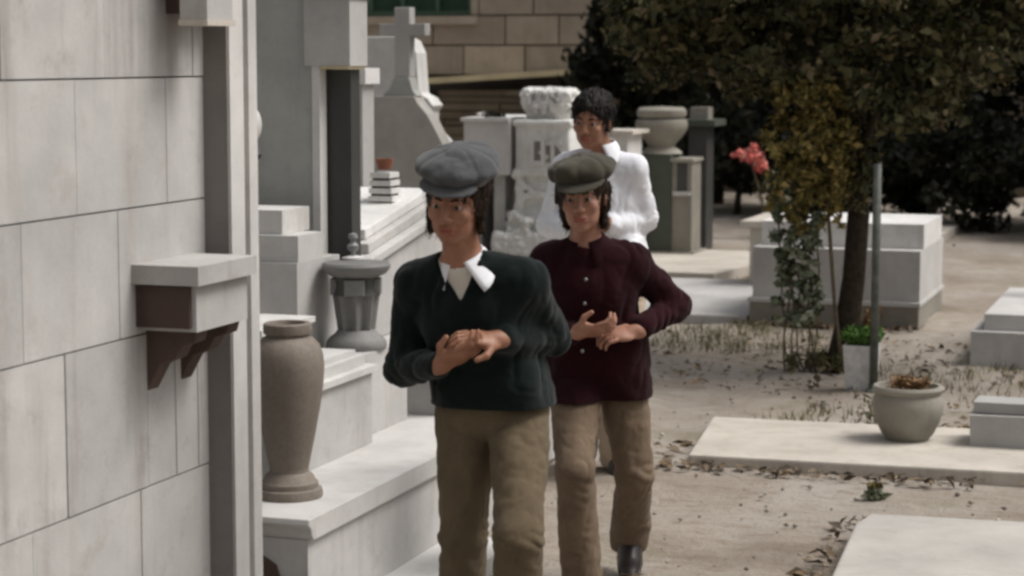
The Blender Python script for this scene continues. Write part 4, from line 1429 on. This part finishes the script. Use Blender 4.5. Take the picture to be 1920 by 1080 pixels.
    # ---- inner shirt under a sweater
    if P.get('vneck') and not P.get('bare'):
        F = Field(nb - A(0.13, 0.25, 0.17), nb + A(0.13, 0.15, 0.06), 0.005)
        torso(F, J, g - 0.015, 0.05, False)
        F.cone(nb + up * 0.0 - fr * 0.01, nb + up * 0.14, 0.060 * k, 0.08, 0.006, True)
        F.plane(nb - up * (P['vneck'] + 0.025), -up)
        field_obj("inner_shirt", F, "shirt_cream", root)
    # ---- collar: stand ring with two pointed flaps
    cm = P['collar_mat']
    for s_, (dx, dz, ln, lift) in zip((-1, 1), P['collar']):
        rows = []
        n1, n2 = 14, 6
        for i in range(n1):
            u = i / (n1 - 1.0)
            th = 0.30 + u * (math.pi - 0.33)          # 0 = front, pi = back
            d0 = fr * math.cos(th) + lat * s_ * math.sin(th)
            top = nb + up * (P.get('collar_up', 0.03) + 0.012 * u) + d0 * (0.060 + 0.004 * u) * k + fr * -0.012
            tip = ln * max(0.0, 1 - (u / 0.33)) ** 0.8
            out = 0.034 + 0.012 * math.sin(th)
            bot = top + d0 * (0.020 + lift * max(0, 1 - u / 0.5)) - up * out - up * tip + lat * s_ * dx * max(0, 1 - u / 0.4) + up * dz * max(0, 1 - u / 0.4)
            rows.append([top * (1 - v) + bot * v + d0 * 0.005 * math.sin(math.pi * v) for v in np.linspace(0, 1, n2)])
        V = np.array(rows).reshape(-1, 3)
        I = np.arange(n1 * n2).reshape(n1, n2)
        Q = np.stack([I[:-1, :-1], I[1:, :-1], I[1:, 1:], I[:-1, 1:]], -1).reshape(-1, 4)
        o = np_mesh("collar", V, Q, cm, root, True, True)
        md = o.modifiers.new("cloth", 'SOLIDIFY')
        md.thickness = 0.003
        md.offset = 0
    # ---- hair
    F = Field(hc - 0.2, hc + 0.2, 0.005)
    hw = P['hair']          # (side length, fullness, fringe)
    f0 = hw[1]

    def Hell(c, r, kk, sub=False):
        F.ell(W(*c), [q * k for q in r], kk, sub, Mh)

    Hell((0, 0.018, 0.040), (0.078 + f0, 0.096 + f0, 0.086 + f0), 0.01)
    for s_ in (-1, 1):
        F.cone(W(s_ * 0.068, 0.01, 0.03), W(s_ * 0.072, 0.018, hw[0]), 0.026 * k, 0.017 * k, 0.02)
        F.cone(W(s_ * 0.060, 0.05, 0.03), W(s_ * 0.055, 0.06, hw[0] - 0.01), 0.034 * k, 0.018 * k, 0.02)
    F.cone(W(0, 0.07, 0.0), W(0, 0.075, hw[0]), 0.045 * k, 0.02 * k, 0.03)
    # the face window
    Hell((0, -0.115, -0.035), (0.064, 0.085, hw[2] + 0.035), 0.012, True)
    F.disp([(0.016, (0.018, 0.018, 0.07), True, 1.1, None), (0.008, (0.009, 0.009, 0.03), True, 4.1, None), (0.012, (0.04, 0.04, 0.05), False, 9.1, None)])
    Vh, Qh = F.mesh()
    hair = np_mesh("hair", Vh, Qh, P['hair_mat'], root, True, True)
    pick = rng.choice(len(Vh), 1500)
    p0 = Vh[pick]
    nrm = p0 - hc
    nrm /= np.linalg.norm(nrm, axis=1)[:, None]
    keep = nrm[:, 2] < 0.75
    p0, nrm = p0[keep], nrm[keep]
    n_ = len(p0)
    dn = np.tile(A(0, 0, -1.0), (n_, 1)) + rng.normal(size=(n_, 3)) * 0.28 + nrm * 0.25
    dn /= np.linalg.norm(dn, axis=1)[:, None]
    sd_ = np.cross(dn, nrm)
    sd_ /= np.linalg.norm(sd_, axis=1)[:, None] + 1e-6
    L_ = rng.uniform(0.012, 0.035, n_)[:, None]
    w_ = 0.0011
    st = np.stack([p0 - sd_ * w_, p0 + sd_ * w_, p0 + dn * L_ * 0.6 + nrm * 0.003 + sd_ * w_ * 0.7, p0 + dn * L_ * 0.6 + nrm * 0.003 - sd_ * w_ * 0.7, p0 + dn * L_ - nrm * 0.001], 1)
    i_ = np.arange(n_)[:, None] * 5
    T_ = np.concatenate([i_ + np.array([[0, 1, 2]]), i_ + np.array([[0, 2, 3]]), i_ + np.array([[3, 2, 4]])])
    tag(np_mesh("hair_strands", st.reshape(-1, 3), T_, P['hair_mat'], hair, False, True), kind="stuff")
    # ---- cap
    if 'cap' in P:
        cp = P['cap']
        Mc = Mh @ rx(cp['pitch']) @ ry(cp['roll'])
        cc = W(*cp['c'])
        F = Field(cc - 0.22, cc + 0.22, 0.005)
        F.ell(cc, cp['r'], 0.01, False, Mc)
        F.ell(cc + Mc @ A(0, 0.0, -0.022), (0.094, 0.108, 0.04), 0.02, False, Mc)
        F.ell(cc + Mc @ A(*cp['lump'][:3]), cp['lump'][3:], 0.04, False, Mc)

        def seam(p):
            q = (p - cc) @ Mc
            a = np.arctan2(q[:, 1], q[:, 0])
            return np.abs(np.cos(4 * a)) ** 14 * np.clip(np.hypot(q[:, 0], q[:, 1]) / 0.04, 0, 1)

        F.disp([(0.016, (0.06, 0.06, 0.06), False, 2.9, None), (0.004, (0.04, 0.04, 0.03), True, 6.3, None)])
        idx = np.argwhere(np.abs(F.g) < 0.03)
        F.g[tuple(idx.T)] += 0.004 * seam(F.lo + idx * F.h)
        F.plane(cc + Mc @ A(0, 0, -0.050), Mc @ A(0, 0, -1))
        cap = field_obj("cap", F, cp['mat'], root)
        F = Field(cc - 0.24, cc + 0.24, 0.005)
        Mb = Mc @ rx(cp.get('brim_pitch', 0.3))
        bc = cc + Mc @ A(0, cp.get('brim_y', -0.085), cp.get('brim_z', -0.038))
        F.ell(bc, (0.088, cp.get('brim_l', 0.075), 0.010), 0.01, False, Mb)
        F.ell(bc + Mb @ A(0, -0.02, -0.016), (0.10, 0.10, 0.011), 0.01, True, Mb)
        field_obj("brim", F, cp['mat'], cap)
        bm = bmesh.new()
        bmesh.ops.create_uvsphere(bm, u_segments=12, v_segments=8, radius=0.011)
        for v in bm.verts:
            v.co.z *= 0.6
        bmesh.ops.translate(bm, verts=bm.verts, vec=Vector(cc + Mc @ A(0, 0, cp['r'][2] + 0.001)))
        from_bm("cap_button", bm, cp['mat'], cap, True, True)
    for o in P.get('buttons', []):
        pass
    return root, dict(M=M, up=up, lat=lat, fr=fr, W=W)


# runner in front: green sweater, grey cap
J = dict(pelvis=A(0.03, 0.02, 0.86), chest=A(-0.02, -0.05, 1.10), neck=A(-0.062, -0.115, 1.285),
         ls=A(0.125, -0.125, 1.235), rs=A(-0.205, -0.025, 1.215), le=A(0.205, 0.03, 1.055), re=A(-0.245, 0.03, 0.960), lw=A(0.040, -0.205, 1.075), rw=A(-0.125, -0.205, 1.0),
         lh=A(0.108, 0.0, 0.82), rh=A(-0.055, 0.03, 0.82), lk=A(0.098, -0.27, 0.50), rk=A(-0.066, 0.01, 0.43), la=A(0.10, -0.16, 0.16), ra=A(-0.07, 0.12, 0.085),
         ltoe=A(-0.02, -0.17, -0.02), rtoe=A(-0.02, -0.17, -0.04), head=A(-0.082, -0.185, 1.478))
P = dict(h=0.004, hc=0.0055, yaw=R(-17), pitch=R(9), tilt=R(4), skin="skin_tan", hair_mat="hair_brown", hk=1.0, smile=0.6,
         hand_l=((-0.80, -0.35, 0.10), (-0.35, 0.3, -0.9), (0, -0.6, 0.8)), hand_r=((0.75, -0.45, 0.45), (0.2, 0.3, 0.9), (0.1, -0.9, 0.3)), curl_l=0.75, curl_r=0.55, handk=1.02,
         leg_r=[0.090, 0.072, 0.080], trouser_mat="trouser_tan", shoe_mat="shoe_canvas", gtop=0.024, arm_r=[0.062, 0.056, 0.041], cuff=0.1, hem=0.850, fold=0.008,
         top_name="sweater", top_mat="wool_green", vneck=0.078, collar_mat="cotton_white", collar=((0.02, 0.0, 0.035, 0.012), (0.05, 0.02, 0.055, 0.045)),
         hair=(-0.088, 0.011, 0.052),
         cap=dict(c=(0.004, 0.004, 0.108), r=(0.128, 0.134, 0.045), pitch=R(8), roll=R(3), lump=(0.02, 0.02, 0.008, 0.085, 0.085, 0.040), mat="cap_grey", brim_pitch=0.24, brim_y=-0.090, brim_z=-0.030, brim_l=0.066))
person("running person in dark green sweater and grey cap, hands clasped in front", (-2.11, 6.04), J, P)

# second runner: maroon shirt, olive cap
J = dict(pelvis=A(0.0, 0.02, 0.80), chest=A(-0.03, -0.04, 1.04), neck=A(-0.045, -0.09, 1.225),
         ls=A(0.115, -0.055, 1.175), rs=A(-0.185, -0.01, 1.170), le=A(0.275, 0.04, 1.015), re=A(-0.215, 0.03, 0.915), lw=A(0.135, -0.15, 0.945), rw=A(-0.075, -0.19, 0.945),
         lh=A(0.08, 0.01, 0.77), rh=A(-0.085, 0.0, 0.77), lk=A(0.132, -0.02, 0.41), rk=A(-0.080, -0.27, 0.48), la=A(0.118, 0.24, 0.14), ra=A(-0.058, -0.22, 0.085),
         ltoe=A(0.0, -0.14, -0.10), rtoe=A(-0.02, -0.17, -0.03), head=A(-0.058, -0.15, 1.412))
P = dict(h=0.0048, hc=0.0055, yaw=R(-8), pitch=R(4), tilt=R(-3), skin="skin_light", hair_mat="hair_brown", hk=0.98, smile=1.0,
         hand_l=((-0.85, -0.30, -0.10), (-0.2, 0.5, -0.8), (0, -0.5, 0.85)), hand_r=((0.8, -0.3, 0.15), (0.2, 0.5, 0.8), (0.0, -0.8, 0.5)), curl_l=0.85, curl_r=0.8,
         leg_r=[0.090, 0.068, 0.076], trouser_mat="trouser_brown", shoe_mat="shoe_leather", gtop=0.022, arm_r=[0.062, 0.055, 0.042], cuff=0.12, hem=0.690, fold=0.010, hip_u=-0.05, hip_r=(0.176, 0.142, 0.24),
         top_name="shirt", top_mat="cotton_maroon", collar_mat="cotton_maroon", collar=((0.01, 0.0, 0.045, 0.012), (0.01, 0.0, 0.045, 0.012)),
         collar_up=0.042, hair=(-0.098, 0.012, 0.050),
         cap=dict(c=(0.006, 0.002, 0.104), r=(0.120, 0.130, 0.043), pitch=R(7), roll=R(-4), lump=(0.0, -0.03, 0.005, 0.10, 0.09, 0.035), mat="cap_olive", brim_pitch=0.28, brim_y=-0.095, brim_z=-0.028, brim_l=0.078))
root2, D2 = person("running person in maroon shirt and olive cap behind the green sweater", (-2.10, 7.25), J, P)
for kk in range(4):
    pz = 1.13 - 0.085 * kk
    bm = bmesh.new()
    bmesh.ops.create_uvsphere(bm, u_segments=10, v_segments=6, radius=0.0065)
    bmesh.ops.translate(bm, verts=bm.verts, vec=(-0.045 - 0.004 * kk, -0.190 + 0.010 * kk, pz))
    from_bm("shirt_button", bm, "bottle_grey", root2, True, True)

# third runner: white shirt, black hair
J = dict(pelvis=A(0.075, 0.02, 0.97), chest=A(0.045, 0.0, 1.23), neck=A(0.035, -0.03, 1.455),
         ls=A(0.185, -0.06, 1.395), rs=A(-0.125, 0.02, 1.40), le=A(0.235, 0.03, 1.165), re=A(-0.20, 0.05, 1.14), lw=A(0.07, -0.16, 1.15), rw=A(-0.06, -0.16, 1.13),
         lh=A(0.145, 0.02, 0.93), rh=A(0.0, 0.03, 0.93), lk=A(0.13, -0.12, 0.52), rk=A(-0.02, -0.04, 0.50), la=A(0.12, 0.05, 0.10), ra=A(-0.02, 0.22, 0.20),
         ltoe=A(0.0, -0.17, -0.05), rtoe=A(0, -0.12, -0.12), head=A(-0.005, -0.085, 1.615))
P = dict(h=0.005, hc=0.0065, yaw=R(-19), pitch=R(10), tilt=R(5), skin="skin_tan", hair_mat="hair_dark", hk=1.02, smile=1.0,
         hand_l=((-0.8, -0.3, 0.1), (-0.2, 0.5, -0.8), (0, -0.5, 0.85)), hand_r=((0.8, -0.3, 0.1), (0.2, 0.5, 0.8), (0.0, -0.8, 0.5)),
         leg_r=[0.105, 0.082, 0.09], trouser_mat="trouser_beige", shoe_mat="shoe_leather", gtop=0.014, arm_r=[0.060, 0.056, 0.046], cuff=0.1, hem=1.03, fold=0.011, vneck=0.10, bare=True,
         top_name="shirt", top_mat="cotton_white", collar_mat="cotton_white", collar=((0.03, 0.0, 0.05, 0.015), (0.04, 0.0, 0.055, 0.03)),
         collar_up=0.055, hair=(-0.030, 0.013, 0.056))
person("running person with black hair in white shirt, last of the three", (-2.70, 9.22), J, P)

# thin dry grass along the edges of the dirt
P = []
for x0, x1, y0, y1, n in ((-3.6, -2.3, 13.3, 14.75, 900), (-2.2, -1.4, 10.75, 11.3, 160), (-3.9, -3.2, 17.6, 20.5, 500), (-2.0, -0.8, 11.8, 13.1, 500), (-4.4, -3.4, 20, 24, 500)):
    c_ = np.stack([rng.uniform(x0, x1, n // 12), rng.uniform(y0, y1, n // 12)], 1)
    for c2 in c_:
        m = 12
        P.append(np.concatenate([c2 + rng.normal(size=(m, 2)) * 0.05, np.full((m, 1), 0.02)], 1))
P = np.concatenate(P)
N = len(P)
tip = P + np.stack([rng.normal(size=N) * 0.025, rng.normal(size=N) * 0.025, rng.uniform(0.02, 0.06, N)], 1)
w = rng.normal(size=(N, 3)) * np.array([1, 1, 0])
w = w / np.linalg.norm(w, axis=1)[:, None] * 0.004
V = np.stack([P - w - [0, 0, 0.02], P + w - [0, 0, 0.02], tip], 1).reshape(-1, 3)
o = np_mesh("dry_grass", V, np.arange(3 * N).reshape(-1, 3), "grass_blade")
tag(o, "sparse dry grass growing along the graves and path edge", "grass", None, "stuff")
